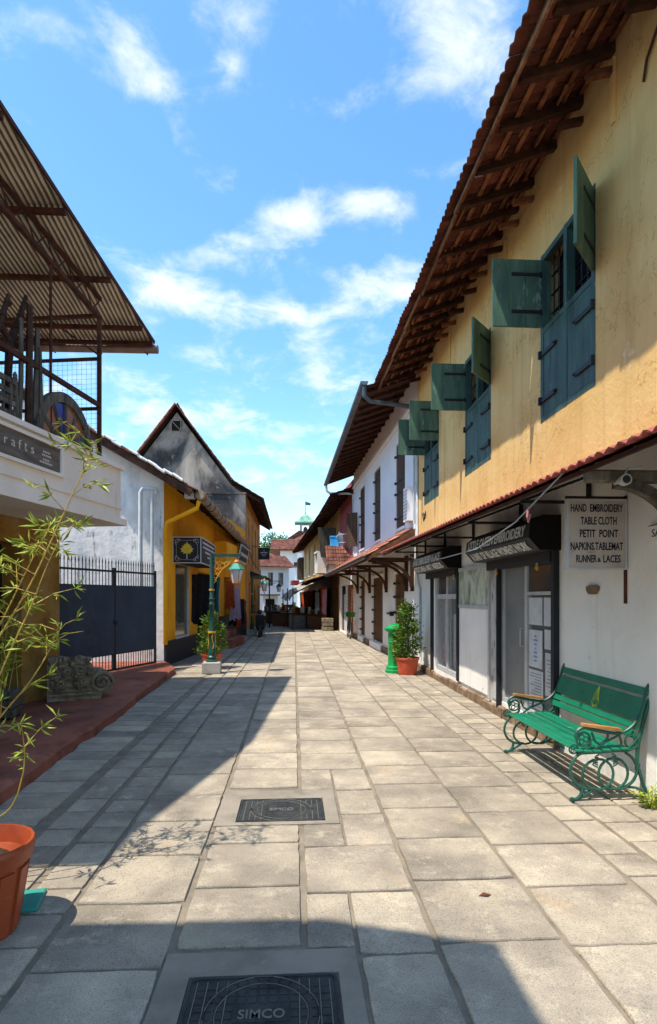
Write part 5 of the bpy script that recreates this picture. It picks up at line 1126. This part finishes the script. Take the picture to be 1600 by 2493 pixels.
for ci,cp in enumerate(canes):
    Q=[Vector((bx_,by_,0))+q for q in catm(cp,7)]; N_=len(Q)
    cn.tube(Q,[.005*(1-.75*i/N_)+.001 for i in range(N_)],6)
    for i in range(4,N_):
        if rb.random()<.4 and Q[i].z>.75:
            a=rb.uniform(0,6.28); L_=rb.uniform(.10,.34)*(1.15-.4*i/N_); d=Vector((math.cos(a),math.sin(a)*.8,rb.uniform(.1,.9))).normalized()
            tip=Q[i]+d*L_; mid=Q[i]+d*L_*.5+Vector((0,0,.02)); cn.tube([Q[i],mid,tip],[.0035,.0025,.001],4)
            for base,w in ((tip,1),(mid,.7)):
                if rb.random()<.25: continue
                for q in range(rb.randint(4,7)):
                    dd=(d*.9+Vector((rb.gauss(0,.8),rb.gauss(0,.8),rb.gauss(-.15,.5)))).normalized(); LC.append(base+Vector((rb.gauss(0,.006),)*3)); LD.append(dd)
    tip=Q[-1]
    for q in range(14): LC.append(tip-Vector((0,0,rb.uniform(0,.12)))); LD.append(Vector((rb.gauss(0,1),rb.gauss(0,1),rb.gauss(.2,.5))).normalized())
cn.build('canes',CANE,bm2,True)
raw_build(leaves([tuple(c) for c in LC],.08,.15,up=0,bend=.12,dirs=[tuple(d) for d in LD],droop=.12),'leaves',LEAFY,bm2)
# crate planter on the red floor
pl2=thing('crate_planter',(-3.72,7.45,.12),'wooden crate planter with spindly yellow shoots on the red floor','planter')
m=MB()
for k in range(3): m.cbox((-3.72,7.2,.2+k*.11),(.62,.03,.1),rotz(.15),.006)
for k in range(3): m.cbox((-3.42,7.42,.2+k*.11),(.03,.45,.1),rotz(.15),.006)
m.cbox((-3.74,7.45,.3),(.55,.42,.3),rotz(.15)); m.build('crate',GREYW,pl2)
LC=[];LD=[]; st=MB()
for k in range(26):
    a=rb.uniform(0,6.28); h=rb.uniform(.3,1.15); b=(-3.72+rb.gauss(0,.12),7.42+rb.gauss(0,.1),.45); e=(b[0]+.22*math.cos(a)*h,b[1]+.2*math.sin(a)*h,.45+h); st.tube([b,((b[0]+e[0])/2,(b[1]+e[1])/2,.45+h*.55),e],[.006,.004,.002],4)
    for q in range(9): f=rb.uniform(.3,1); LC.append((b[0]+(e[0]-b[0])*f,b[1]+(e[1]-b[1])*f,.45+h*f)); LD.append((rb.gauss(0,1),rb.gauss(0,1),rb.gauss(.1,.4)))
st.build('shoots',CANE,pl2); raw_build(leaves(LC,.14,.15,up=0,dirs=LD,droop=.1),'leaves',LEAFY,pl2)
# carved stone
cv_=thing('carved_stone',(-3.1,8.7,.12),'carved grey stone fragment with a spiral volute on the red floor','carved stone')
FS=Fr((-3.5,8.5),(-2.68,8.86),-1); SL_=FS.len
outl=[(0,.0),(SL_*.82,.0),(SL_*.82,.06),(SL_*.93,.09),(SL_*1.0,.2),(SL_*.97,.33),(SL_*.86,.41),(SL_*.72,.43),(SL_*.66,.5),(SL_*.6,.59),(SL_*.5,.62),(SL_*.4,.585),(SL_*.3,.60),(SL_*.18,.62),(SL_*.06,.61),(0,.58)]
m=MB(); m.prism([FS.P(s,0,.12+z) for s,z in outl],-FS.n*.34); cs_=m.build('block',CARVE,cv_)
def spiral(cs0,cz0,r,turns,w,dirn=1):
    m=MB(); P=[]
    for k in range(int(turns*16)): a=dirn*(k/16*2*math.pi); rr_=r*(1-k/(turns*16))**.9+.008; P.append(FS.P(cs0+rr_*math.cos(a),.045,.12+cz0+rr_*math.sin(a)))
    m.tube(P,w,6); return m
spiral(SL_*.81,.235,.15,2.2,.026).build('volute',CARVE,cv_,True)
for (a,b,r) in ((.10,.42,.07),(.30,.40,.06),(.48,.44,.065),(.2,.24,.05),(.55,.26,.05)): spiral(SL_*a,b,r*1.15,1.5,.02,-1).build('scroll',CARVE,cv_,True)
m=MB()
for z,h in ((.0,.045),(.075,.03),(.13,.022)): m.fbox(FS,.0,SL_*.8,-.01,.05-z*.15,.12+z,.12+z+h)
for k in range(90):
    s=rb.uniform(.03,SL_*.66); z=rb.uniform(.17,.6); m.cbox(FS.P(s,.0,.12+z),(rb.uniform(.03,.08),.12,rb.uniform(.03,.07)),rotz(rb.uniform(0,3)),.008)
m.build('relief_bosses',CARVE,cv_,kind='stuff')
# ------------------------------------------------------------ gate
gt_=thing('iron_gate',(-3.65,11.9,.12),'double iron gate with navy sheet panels and spear topped pickets','gate')
FG=Fr((-4.2,10.45),(-3.11,13.36),-1); GL=FG.len
for side,(a,b) in enumerate(((0.03,GL*.53-.02),(GL*.53+.02,GL-.03))):
    m=MB(); 
    for s in (a,b): m.fbox(FG,s-.022,s+.022,-.02,.02,.13,2.2)
    for z in (.15,.47,1.83,2.13): m.fbox(FG,a,b,-.018,.018,z-.02,z+.02)
    lf=m.build('gate_leaf',BLK,gt_)
    m=MB(); m.fbox(FG,a,b,.02,.024,.47,1.84); m.build('sheet_panel',NAVY,lf)
    n=17
    for k in range(n):
        s=a+(b-a)*(k+.5)/n; m=MB(); p=FG.P(s,0,0); m.tube([(p.x,p.y,.14),(p.x,p.y,2.27)],.0085,6); m.lathe((p.x,p.y,2.27),[(.0085,0),(.014,.03),(.002,.12)],6); m.build('picket',BLK,lf)
m=MB(); c=FG.P(GL*.53,.03,1.1); m.lathe((c.x,c.y,c.z-.05),[(.02,0),(.06,.05),(.02,.1)],4); m.build('latch_knob',BLK,gt_)
# ------------------------------------------------------------ marigold shop house
yh2=thing('marigold_house',(-2.6,19,0),'marigold yellow shop house with whitewashed gable and low tiled eave','house')
FY=Fr((-3.05,13.9),(-2.1,25.5),-1); YL=FY.len
wall_open(MB(),FY,.0,YL,0,4.5,.3,[(.95,2.2,.58,2.45),(3.2,5.1,.2,2.35),(7.0,8.5,.3,2.35)]).build('street_wall',YWALL,yh2)
FS2=Fr((-8.0,13.2),(-3.05,13.896),-1); m=MB(); s1=FS2.len
P=[FS2.P(0,0,0),FS2.P(s1,0,0),FS2.P(s1,0,4.52),FS2.P(1.85,0,6.35),FS2.P(0,0,5.4)]; m.prism(P,-FS2.n*.3); m.build('gable_wall',WHT2,yh2)
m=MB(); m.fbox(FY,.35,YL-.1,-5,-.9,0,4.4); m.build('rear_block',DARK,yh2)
m=MB(); m.fbox(FY,.0,.001+3.2,.002,.05,0,.56); m.fbox(FY,5.1,YL,.002,.05,0,.95); m.build('black_plinth',BLKP,yh2)
def roof_left(parent,E0,E1,run,slope,matl,rows,w=.25,ex=.3,thick=.06,raft=.62):
    E0=Vector(E0);E1=Vector(E1); d=(E1-E0); L_=d.length; d.normalize(); nrm=Vector((-d.y,d.x,0)).normalized()
    V=(nrm+Vector((0,0,slope))).normalized(); top=nrm*run+Vector((0,0,slope*run)); dn=Vector((0,0,-thick))
    m=MB(); m.add([E0+dn,E1+dn,E1+top+dn,E0+top+dn],[(0,1,2,3)]); m.add([E0+top+dn,E1+top+dn,E1+top+nrm*run+dn-Vector((0,0,slope*run)),E0+top+nrm*run+dn-Vector((0,0,slope*run))],[(0,1,2,3)]); rb_=m.build('roof',RAFT,parent)
    tiles(rb_,E0,d,V,int(L_/w),rows,matl,w=w,ex=ex,single_objs=False)
    s=.3
    while s<L_:
        r_=MB(); r_.bar(E0+d*s+V*.06+dn*1.5,E0+d*s+V*1.4+dn*1.5,.07,.1); r_.build('rafter',RAFT,rb_); s+=raft
    return rb_
ry=roof_left(yh2,(-2.24,13.45,4.05),(-2.02,25.3,3.82),4.1,.57,TILE,17)
# plastered verge along the near gable
m=MB(); E0=Vector((-2.24,13.42,4.05)); T=Vector((-6.34,13.42,6.387)); 
for k in range(20):
    f=(k+.5)/20; c=(E0+Vector((-.3,0,.2))).lerp(T+Vector((0,0,.05)),f); m=MB(); m.cbox(c+Vector((random.gauss(0,.015),random.gauss(0,.02),random.gauss(0,.012))),(.25+random.uniform(-.02,.03),.17+random.uniform(0,.07),.06),Matrix.Rotation(.52+random.gauss(0,.05),3,'Y'),.02); m.build('verge_tile',WHT2 if random.random()<.55 else TILE,ry)
m=MB(); m.bar(E0+Vector((-.1,.03,-.06)),T+Vector((0,.03,-.1)),.1,.16); m.build('barge_board',RAFT,ry)
m=MB(); G0=Vector((-2.17,13.6,3.98)); G1=Vector((-1.97,25.2,3.74)); m.tube([G0,G0.lerp(G1,.33)+Vector((0,0,-.02)),G0.lerp(G1,.66)+Vector((0,0,-.02)),G1],.115,12); gt2=m.build('wrapped_gutter',BAMG,yh2,True)
for k in range(17): 
    c=G0.lerp(G1,(k+.3)/17); m=MB(); m.tube([(c.x+.122*math.cos(a),c.y,c.z-.012+.122*math.sin(a)) for a in [2*math.pi*q/12 for q in range(12)]],.011,5,True); m.build('tie_band',BLK if k%3 else BATT,gt2)
    if k%2: m=MB(); m.tube([(c.x-.02,c.y,c.z+.1),(c.x+.06,c.y+.02,c.z+.17),(c.x+.14,c.y,c.z+.15)],.006,4); m.build('loose_twine',BATT,gt2)
m=MB(); m.tube([(-2.2,13.7,3.85),(-2.25,13.72,3.68),(-2.95,13.8,3.35),(-3.0,13.82,3.2),(-3.0,13.85,.5)],.05,10); m.build('drain_pipe',YWALL,yh2,True)
m=MB(); m.tube([(-3.15,13.62,4.0),(-3.17,13.6,4.1),(-3.45,13.55,4.1),(-3.5,13.55,4.0),(-3.5,13.55,.6)],.05,10); m.tube([(-3.25,13.6,4.0),(-3.25,13.6,.6)],.04,8); m.build('gable_pipe',PIPE,yh2,True)
m=MB(); m.cbox((-2.42,13.75,4.0),(.22,.2,.2),ch=.02); m.build('hopper_head',FRAMEW,yh2)
# display window
m=MB(); m.fbox(FY,.95,2.2,-.05,-.03,.6,2.43); dw=m.build('display_window',glassmat('display_glass',(.12,.12,.1),.07,.75),yh2)
m=MB(); m.fbox(FY,2.12,2.2,-.028,.03,.58,2.45); m.fbox(FY,.95,2.2,-.028,.03,.56,.62); m.build('window_frame',FRAMEW,dw)
m=MB()
for k in range(14): s=1.05+k*.075; m.fbox(FY,s,s+.03,-.2,-.17,.62,.62+rb.uniform(.4,.75))
m.build('brass_rods',CLOTHS['olive'],dw)
m=MB(); m.fbox(FY,3.2,5.1,-.5,-.48,.2,2.35); m.build('doorway_dark',DARK,yh2); m=MB(); m.fbox(FY,7.0,8.5,-.5,-.48,.3,2.35); m.build('doorway_dark',DARK,yh2)
m=MB(); m.fbox(FY,5.2,7.1,.01,.45,2.7,3.42); m.build('yellow_box_fascia',YWALL,yh2)
m=MB(); m.tube([FY.P(9.6,.05,3.4),FY.P(9.6,.05,.95)],.03,8); m.build('wall_pipe',PIPE,yh2,True)
m=MB(); m.fbox(FY,4.6,6.9,.05,.75,0,.28); m.fbox(FY,4.6,6.9,.05,.45,.28,.5); m.build('red_step',REDFL,yh2)
# box sign with leaf
sb=thing('box_sign',(-2.64,15.9,2.44),'black box sign with a gold leaf projecting from the marigold wall','sign')
MB().bb(-2.99,-2.3,14.62,17.2,2.46,3.1).build('box',BLKP,sb)
m=MB()
for x in (-2.985,-2.305): m.bb(x-.012,x+.012,14.605,14.62,2.45,3.11)
for z in (2.462,3.098): m.bb(-2.99,-2.3,14.603,14.62,z-.012,z+.012)
for z in (2.462,3.098): m.bb(-2.30,-2.285,14.61,17.2,z-.015,z+.015)
m.bb(-2.3,-2.286,17.17,17.2,2.46,3.1); m.build('silver_edging',FRAMEW,sb)
lf=[(0,.26),(.035,.19),(.075,.2),(.065,.15),(.12,.155),(.1,.11),(.165,.08),(.125,.045),(.14,0),(.085,.0),(.09,-.05),(.035,-.03),(.012,-.045),(.012,-.13),(-.012,-.13),(-.012,-.045),(-.035,-.03),(-.09,-.05),(-.085,0),(-.14,0),(-.125,.045),(-.165,.08),(-.1,.11),(-.12,.155),(-.065,.15),(-.075,.2),(-.035,.19)]
m=MB(); m.prism([(-2.645+x,14.612,2.73+z) for x,z in lf[:12]+lf[16:]],(0,.007,0)); m.build('gold_leaf_emblem',mat('leaf_yellow',[(.3,'#b5a024'),(.6,'#d2be3c')],9,4,.6),sb)
m=MB(); m.bb(-2.653,-2.637,14.612,14.619,2.56,2.70); m.build('leaf_stalk',LETW,sb)
m=MB()
for sx in (-1,1):
    m.bb(-2.645+sx*.26-.003,-2.645+sx*.26+.003,14.613,14.619,2.63,2.93)
    for sz in (-1,1):
        for (r_,a,b) in ((.045,.24,.22),(.03,.19,.24),(.03,.26,.17)): m.tube([(-2.645+sx*a+r_*math.cos(t),14.615,2.78+sz*b+r_*math.sin(t)) for t in [k*.52 for k in range(10)]],.006,4)
for z in (2.54,3.02): m.bb(-2.645-.16,-2.645+.16,14.613,14.619,z-.003,z+.003)
m.build('silver_scroll_border',FRAMEW,sb)
m=MB()
for k,(z,a,b) in enumerate(((2.97,14.9,17.0),(2.86,14.95,17.05),(2.75,15.3,17.0),(2.64,15.7,17.0))):
    y=a
    while y<b: w=rb.uniform(.05,.16); m.bb(-2.2995,-2.297,y,min(b,y+w),z,z+.05); y+=w+.04
m.build('faded_print',LETW,sb)
s2=thing('fascia_sign',FY.P(8.4,.3,3.05),'grey framed sign tilted out beneath the wrapped gutter','sign')
m=MB(); a=[FY.P(7.2,.46,2.95),FY.P(9.9,.3,2.95),FY.P(9.9,.42,3.5),FY.P(7.2,.58,3.5)]; m.prism(a,FY.n*-.06); m.build('panel',BLKP,s2)
m=MB()
for i in range(4): m.bar(a[i],a[(i+1)%4],.035,.05)
m.build('frame',FRAMEW,s2)
m=MB(); y=7.4
while y<9.7: w=rb.uniform(.15,.3); p=FY.P(y,.545-(y-7.2)*.06,3.2); q=FY.P(y+w,.545-(y+w-7.2)*.06,3.2); m.bar(p,q,.01,.12); y+=w+.06
m.build('faded_print',FRAMEW,s2)
# clothes
G2='clothes hung outside the marigold house'
for (s,n_,z,w,h,c,l) in ((2.75,.28,2.25,.85,1.35,'black','wide black shawl hanging beside the display window'),(3.35,.40,2.2,.5,1.1,'teal','teal blue shawl hanging behind the black one'),(3.9,.3,2.1,.4,1.2,'pink','dusty pink scarf hanging by the shop doorway'),(5.5,.5,2.15,.35,.9,'rust','rust red top hanging beyond the lamp post'),(6.2,.55,2.25,.4,1.4,'mauve','pale mauve scarf hanging on the yellow wall'),(6.8,.5,1.55,.6,.9,'black','black bag cluster hanging low on the wall'),(7.4,.5,1.5,.5,.8,'brown','brown leather bags hanging low on the wall'),(6.5,.62,1.6,.12,1.0,'orange','narrow orange scarf hanging among black bags')):
    cloth('hanging_garment',FY.P(s,n_,z),w,h,FY.d*.6+FY.n*.8,c,l,group=G2)
# lamp posts
def lamp(x,y,label,base=True):
    t=thing('street_lamp',(x,y,0),label,'street lamp','green street lamps on the left')
    if base: m=MB(); m.cbox((x-.0,y,.12),(.38,.36,.25),rotz(.05),.02); m.build('stone_base',mat('whitewashed_stone',[(.3,'#8d8a82'),(.6,'#a9a69e')],4,5,.9,.4,30),t)
    m=MB(); m.lathe((x,y,.245),[(.13,0),(.14,.03),(.09,.05),(.1,.1),(.075,.13),(.085,.2),(.07,.24),(.066,.6),(.075,.62),(.066,.64),(.055,.66),(.05,1.2),(.065,1.22),(.05,1.25),(.045,1.3),(.06,1.33),(.045,1.36),(.042,2.28)],14); m.build('post',GRPOST,t,True)
    m=MB(); m.lathe((x,y,.245),[(.08,.6),(.084,.62),(.08,.64)],14); m.lathe((x,y,.245),[(.056,1.5),(.058,1.52),(.056,1.54)],14)
    for k in range(4):
        a=math.pi/2*k+.4; m.tube([(x+.075*math.cos(a+.25*math.sin(q)),y+.075*math.sin(a+.25*math.sin(q)),.52+.1*q*.5) for q in range(7)],.009,5)
    m.build('gold_bands',GOLD,t,True)
    m=MB(); m.bar((x-.04,y,2.50),(x+.62,y,2.50),.05,.06); m.build('arm',GRPOST,t)
    m=MB()
    for (cx,cz,r) in ((.12,2.40,.055),(.25,2.39,.055),(.36,2.41,.045),(.1,2.27,.05),(.22,2.28,.05),(.12,2.16,.045),(.08,2.06,.04),(.18,2.19,.03),(.31,2.31,.04),(.06,1.96,.03)): m.tube([(x+cx+r*math.cos(a),y,cz+r*math.sin(a)) for a in [2*math.pi*q/12 for q in range(12)]],.0075,5,True)
    m.tube([(x+.04,y,1.9),(x+.12,y,2.05),(x+.22,y,2.2),(x+.36,y,2.32),(x+.45,y,2.46)],.008,5); m.build('scroll_bracket',GOLD,t,True)
    lx=x+.52
    m=MB(); m.tube([(lx,y,2.47),(lx,y,2.40)],.012,6); m.lathe((lx,y,2.33),[(.06,0),(.065,.03),(.04,.06),(.02,.08)],12); m.build('lantern_finial',AMBER,t,True)
    m=MB(); m.lathe((lx,y,2.19),[(.17,0),(.165,.02),(.13,.06),(.10,.10),(.06,.145)],6); m.build('lantern_hood',TURQ,t)
    m=MB(); m.lathe((lx,y,1.93),[(.085,0),(.14,.255)],6); m.build('lantern_glass',FROST,t)
    m=MB()
    for k in range(6): a=math.pi*2*k/6; m.bar((lx+.088*math.cos(a),y+.088*math.sin(a),1.93),(lx+.145*math.cos(a),y+.145*math.sin(a),2.19),.013,.013)
    m.lathe((lx,y,1.91),[(.05,-.02),(.095,0),(.095,.02),(.05,.025)],6); m.tube([(lx-.07,y,1.9),(lx-.03,y,1.84),(lx,y,1.82),(lx+.03,y,1.84),(lx+.07,y,1.9)],.01,5); m.lathe((lx,y,1.75),[(.005,0),(.018,.03),(.012,.07)],8); m.build('lantern_cage',AMBER,t)
    return t
lamp(-1.74,12.5,'near green lamp post with gold scrollwork and turquoise hooded lantern')
lamp(-1.78,25.0,'farther green lamp post with turquoise lantern before the orange house')
cone_shrub(-1.86,13.35,0,'loose green shrub in a terracotta pot behind the near lamp post',TERRA,1.22,.36,.24,.34,nleaf=2000)
# ------------------------------------------------------------ gabled house
gh=thing('gabled_house',(-5,30,0),'tall gabled house with mould blackened plaster gable and orange street front','house')
FO=Fr((-2.13,26.0),(-2.13,36.7),-1)
m=MB(); P=[(-9.5,26,0),(-2.14,26,0),(-2.14,26,6.25),(-2.75,26,6.55),(-5.14,26,9.75),(-9.5,26,3.9)]; m.prism(P,(0,.35,0)); gw=m.build('gable_wall',GREYP,gh)
m=MB(); m.bb(-5.45,-2.1,25.94,25.998,6.18,6.26); m.build('string_course',GREYP,gw)
m=MB(); m.bb(-5.36,-4.98,25.96,25.995,8.95,9.35); vt=m.build('gable_vent',DARK,gw); m=MB(); m.bar((-5.36,25.95,9.35),(-4.98,25.95,8.95),.05,.03); m.bar((-5.37,25.95,8.95),(-5.37,25.95,9.37),.05,.03); m.bar((-4.97,25.95,8.95),(-4.97,25.95,9.37),.05,.03); m.bar((-5.37,25.95,9.37),(-4.97,25.95,9.37),.05,.03); m.build('vent_frame',GREYP,vt)
ows=[(1.2,2.0,3.2,5.3),(3.6,4.4,3.2,5.3),(6.0,6.8,3.2,5.3),(8.4,9.2,3.2,5.3),(1.6,2.8,.1,2.3),(5.0,6.4,.1,2.3),(8.4,9.6,.1,2.3)]
wall_open(MB(),FO,.36,10.7,0,6.2,.35,ows).build('street_wall',OWALL,gh)
for a,b,c,d in ows: m=MB(); m.fbox(FO,a,b,-.2,-.15,c,d); m.build('shutter' if c>1 else 'door',DKW2 if c>1 else DKW,gh)
m=MB(); m.bb(-9.4,-2.5,26.36,36.6,0,6.1); m.build('rear_block',DARK,gh)
# roof: steep main slopes then a flatter bell-cast eave
def plane_tiles(parent,E0,E1,T0,matl,w=.26,ex=.32):
    E0,E1,T0=map(Vector,(E0,E1,T0)); U=(E1-E0); V=T0-E0; tiles(parent,E0,U,V,int(U.length/w),int(V.length/ex)+1,matl,w=w,ex=ex,single_objs=False)
ya,yb=25.75,37.2
m=MB(); m.add([(-1.4,ya,5.92),(-1.4,yb,5.92),(-2.7,yb,6.7),(-2.7,ya,6.7),(-5.14,yb,9.95),(-5.14,ya,9.95),(-9.7,yb,3.9),(-9.7,ya,3.9)],[(0,1,2,3),(3,2,4,5),(5,4,6,7)]); rg=m.build('roof',RAFT,gh)
plane_tiles(rg,(-1.4,ya,5.97),(-1.4,yb,5.97),(-2.7,ya,6.75),TILE); plane_tiles(rg,(-2.68,ya,6.74),(-2.68,yb,6.74),(-5.14,ya,10.0),TILE); 
plane_tiles(rg,(-9.7,yb,3.95),(-9.7,ya,3.95),(-5.14,yb,10.0),TILE)
m=MB()
for k in range(22):   # verge tiles along the gable
    f=(k+.7)/22; c=Vector((-5.14,ya-.05,10.02)).lerp(Vector((-9.7,ya-.05,3.97)),f); m.cbox(c+Vector((0,0,.02)),(.42,.2,.07),Matrix.Rotation(-.93,3,'Y'),.02)
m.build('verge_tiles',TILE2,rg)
m=MB()
for k in range(13): f=(k+.8)/13.3; c=Vector((-5.14,ya-.05,10.02)).lerp(Vector((-2.7,ya-.05,6.76)),f); m.cbox(c+Vector((0,0,.01)),(.36,.16,.06),Matrix.Rotation(.93,3,'Y'),.02)
m.build('verge_tiles',TILE,rg)
s=26.0
while s<37: m=MB(); m.bar((-1.5,s,5.86),(-2.6,s,6.5),.08,.11); m.build('rafter',RAFT,rg); s+=.6
# rear wing roof peeping behind the gable
m=MB(); m.add([(-6.6,33,8.3),(-12,33,6.0),(-12,40,6.0),(-6.6,40,8.3)],[(0,1,2,3)]); m.build('rear_wing_roof',TILE,gh)
m=MB(); m.tube([(-2.05,26.0,3.9),(-1.95,27,3.4),(-1.9,29,3.15),(-1.8,30.5,3.05)],.02,5); m.build('wall_cable',BLK,gh)
m=MB(); m.prism([(-2.12,28.6,2.9),(-1.2,28.6,2.55),(-1.2,28.6,2.5),(-2.12,28.6,2.6)],(0,2.4,0)); m.build('door_awning',BLKP,gh)
hs_=thing('hanging_sign',(-1.55,30,3.55),'square black sign hung from a bracket on the orange house','sign')
MB().bb(-1.82,-1.25,29.97,30.03,3.55,4.15).build('panel',BLKP,hs_); m=MB(); m.bar((-2.13,30,4.23),(-1.2,30,4.23),.03,.03); m.bar((-1.75,30,4.23),(-1.75,30,4.13),.015,.015); m.bar((-1.32,30,4.23),(-1.32,30,4.13),.015,.015); m.build('hanger',BLK,hs_)
m=MB()
for z,a,b,h in ((3.98,-1.58,-1.50,.03),(3.87,-1.72,-1.35,.06),(3.78,-1.66,-1.4,.025),(3.73,-1.62,-1.45,.02)):
    x=a
    while x<b: w=rb.uniform(.02,.06); m.bb(x,min(b,x+w),29.965,29.969,z,z+h); x+=w+.015
m.build('faded_print',FRAMEW,hs_)
# third lantern on a black bracket
bl3=thing('bracket_lantern',(-1.3,31,0),'small black lantern on a thin post beyond the green lamps','street lamp')
m=MB(); m.tube([(-1.3,31,0),(-1.3,31,2.5)],.035,8); m.build('post',BLK,bl3,True); m=MB(); m.bar((-1.33,31,2.48),(-.72,31,2.48),.035,.035); m.tube([(-1.28,31,2.2),(-1.15,31,2.38),(-1.0,31,2.36),(-.9,31,2.46)],.012,5); m.build('arm',BLK,bl3)
m=MB(); m.lathe((-.8,31,2.18),[(.15,0),(.1,.08),(.03,.16),(.02,.28)],6); m.build('hood',BLK,bl3); m=MB(); m.lathe((-.8,31,1.9),[(.08,0),(.13,.28)],6); m.build('lantern_glass',FROST,bl3)
# scooter parked by the far lamp
sc=thing('scooter',(-1.45,24.3,0),'dark scooter parked at the foot of the farther lamp post','scooter')
sx,sy=-1.38,24.2
for y in (23.65,24.85):
    m=MB(); m.tube([(sx,y+.2*math.cos(a),.23+.2*math.sin(a)) for a in [2*math.pi*q/18 for q in range(18)]],.05,7,True); m.build('wheel',BLK,sc,True)
m=MB(); m.lathe((sx,24.75,.42),[(.02,-.12),(.2,-.05),(.23,.1),(.17,.26),(.05,.3)],12,sy=1.9); m.cbox((sx,24.2,.3),(.3,.55,.08),ch=.03); m.cbox((sx,23.85,.62),(.36,.1,.6),Matrix.Rotation(.25,3,'X'),.04); m.cbox((sx,23.7,.42),(.18,.34,.1),ch=.04); m.build('body',BLKP,sc,True)
m=MB(); m.cbox((sx,24.65,.77),(.26,.7,.1),ch=.04); m.build('seat',BLK,sc)
m=MB(); m.tube([(sx-.32,24.05,1.02),(sx-.1,23.95,1.0),(sx,23.93,1.0),(sx+.1,23.95,1.0),(sx+.32,24.05,1.02)],.018,6); m.lathe((sx,23.88,.93),[(.03,0),(.1,.06),(.07,.16),(.01,.18)],10); m.build('handlebar',BLK,sc,True)
m=MB(); m.lathe((sx,23.8,.8),[(.0,-.07),(.075,0),(.0,.07)],12,sy=.5); m.build('headlight',FROST,sc,True)
for s_ in (-1,1): m=MB(); m.tube([(sx+s_*.22,24.0,1.03),(sx+s_*.28,24.0,1.2)],.008,5); m.cbox((sx+s_*.3,23.99,1.25),(.1,.02,.07),ch=.01); m.build('mirror',BLK,sc)
m=MB(); m.lathe((sx+.05,24.55,.83),[(.13,0),(.145,.08),(.11,.18),(.03,.23)],14); single(m,'helmet',PIPE,(sx+.05,24.55,.82),'pale helmet resting on the scooter seat','helmet',smooth=True)
# ------------------------------------------------------------ neighbour behind the viewer, whose roof shades the foreground
nb=thing('neighbour_shop',(-3.6,-2.5,0),'plain shop standing on the left behind the viewer, its roof shading the nearest slabs','shop')
MB().bb(-7,-2.6,-7,.9,.0,5.6).build('wall',CREAM,nb)
m=MB(); m.prism([(-7.2,-7.2,5.88),(-1.40,-7.2,5.88),(-1.40,1.33,5.88),(-2.2,1.58,5.88),(-7.2,1.75,5.88)],(0,0,.12)); m.build('roof_sheet',GALV,nb); m=MB(); m.bb(-2.6,-2.55,-7,.9,5.6,5.88); m.build('roof_beam',RUST,nb)
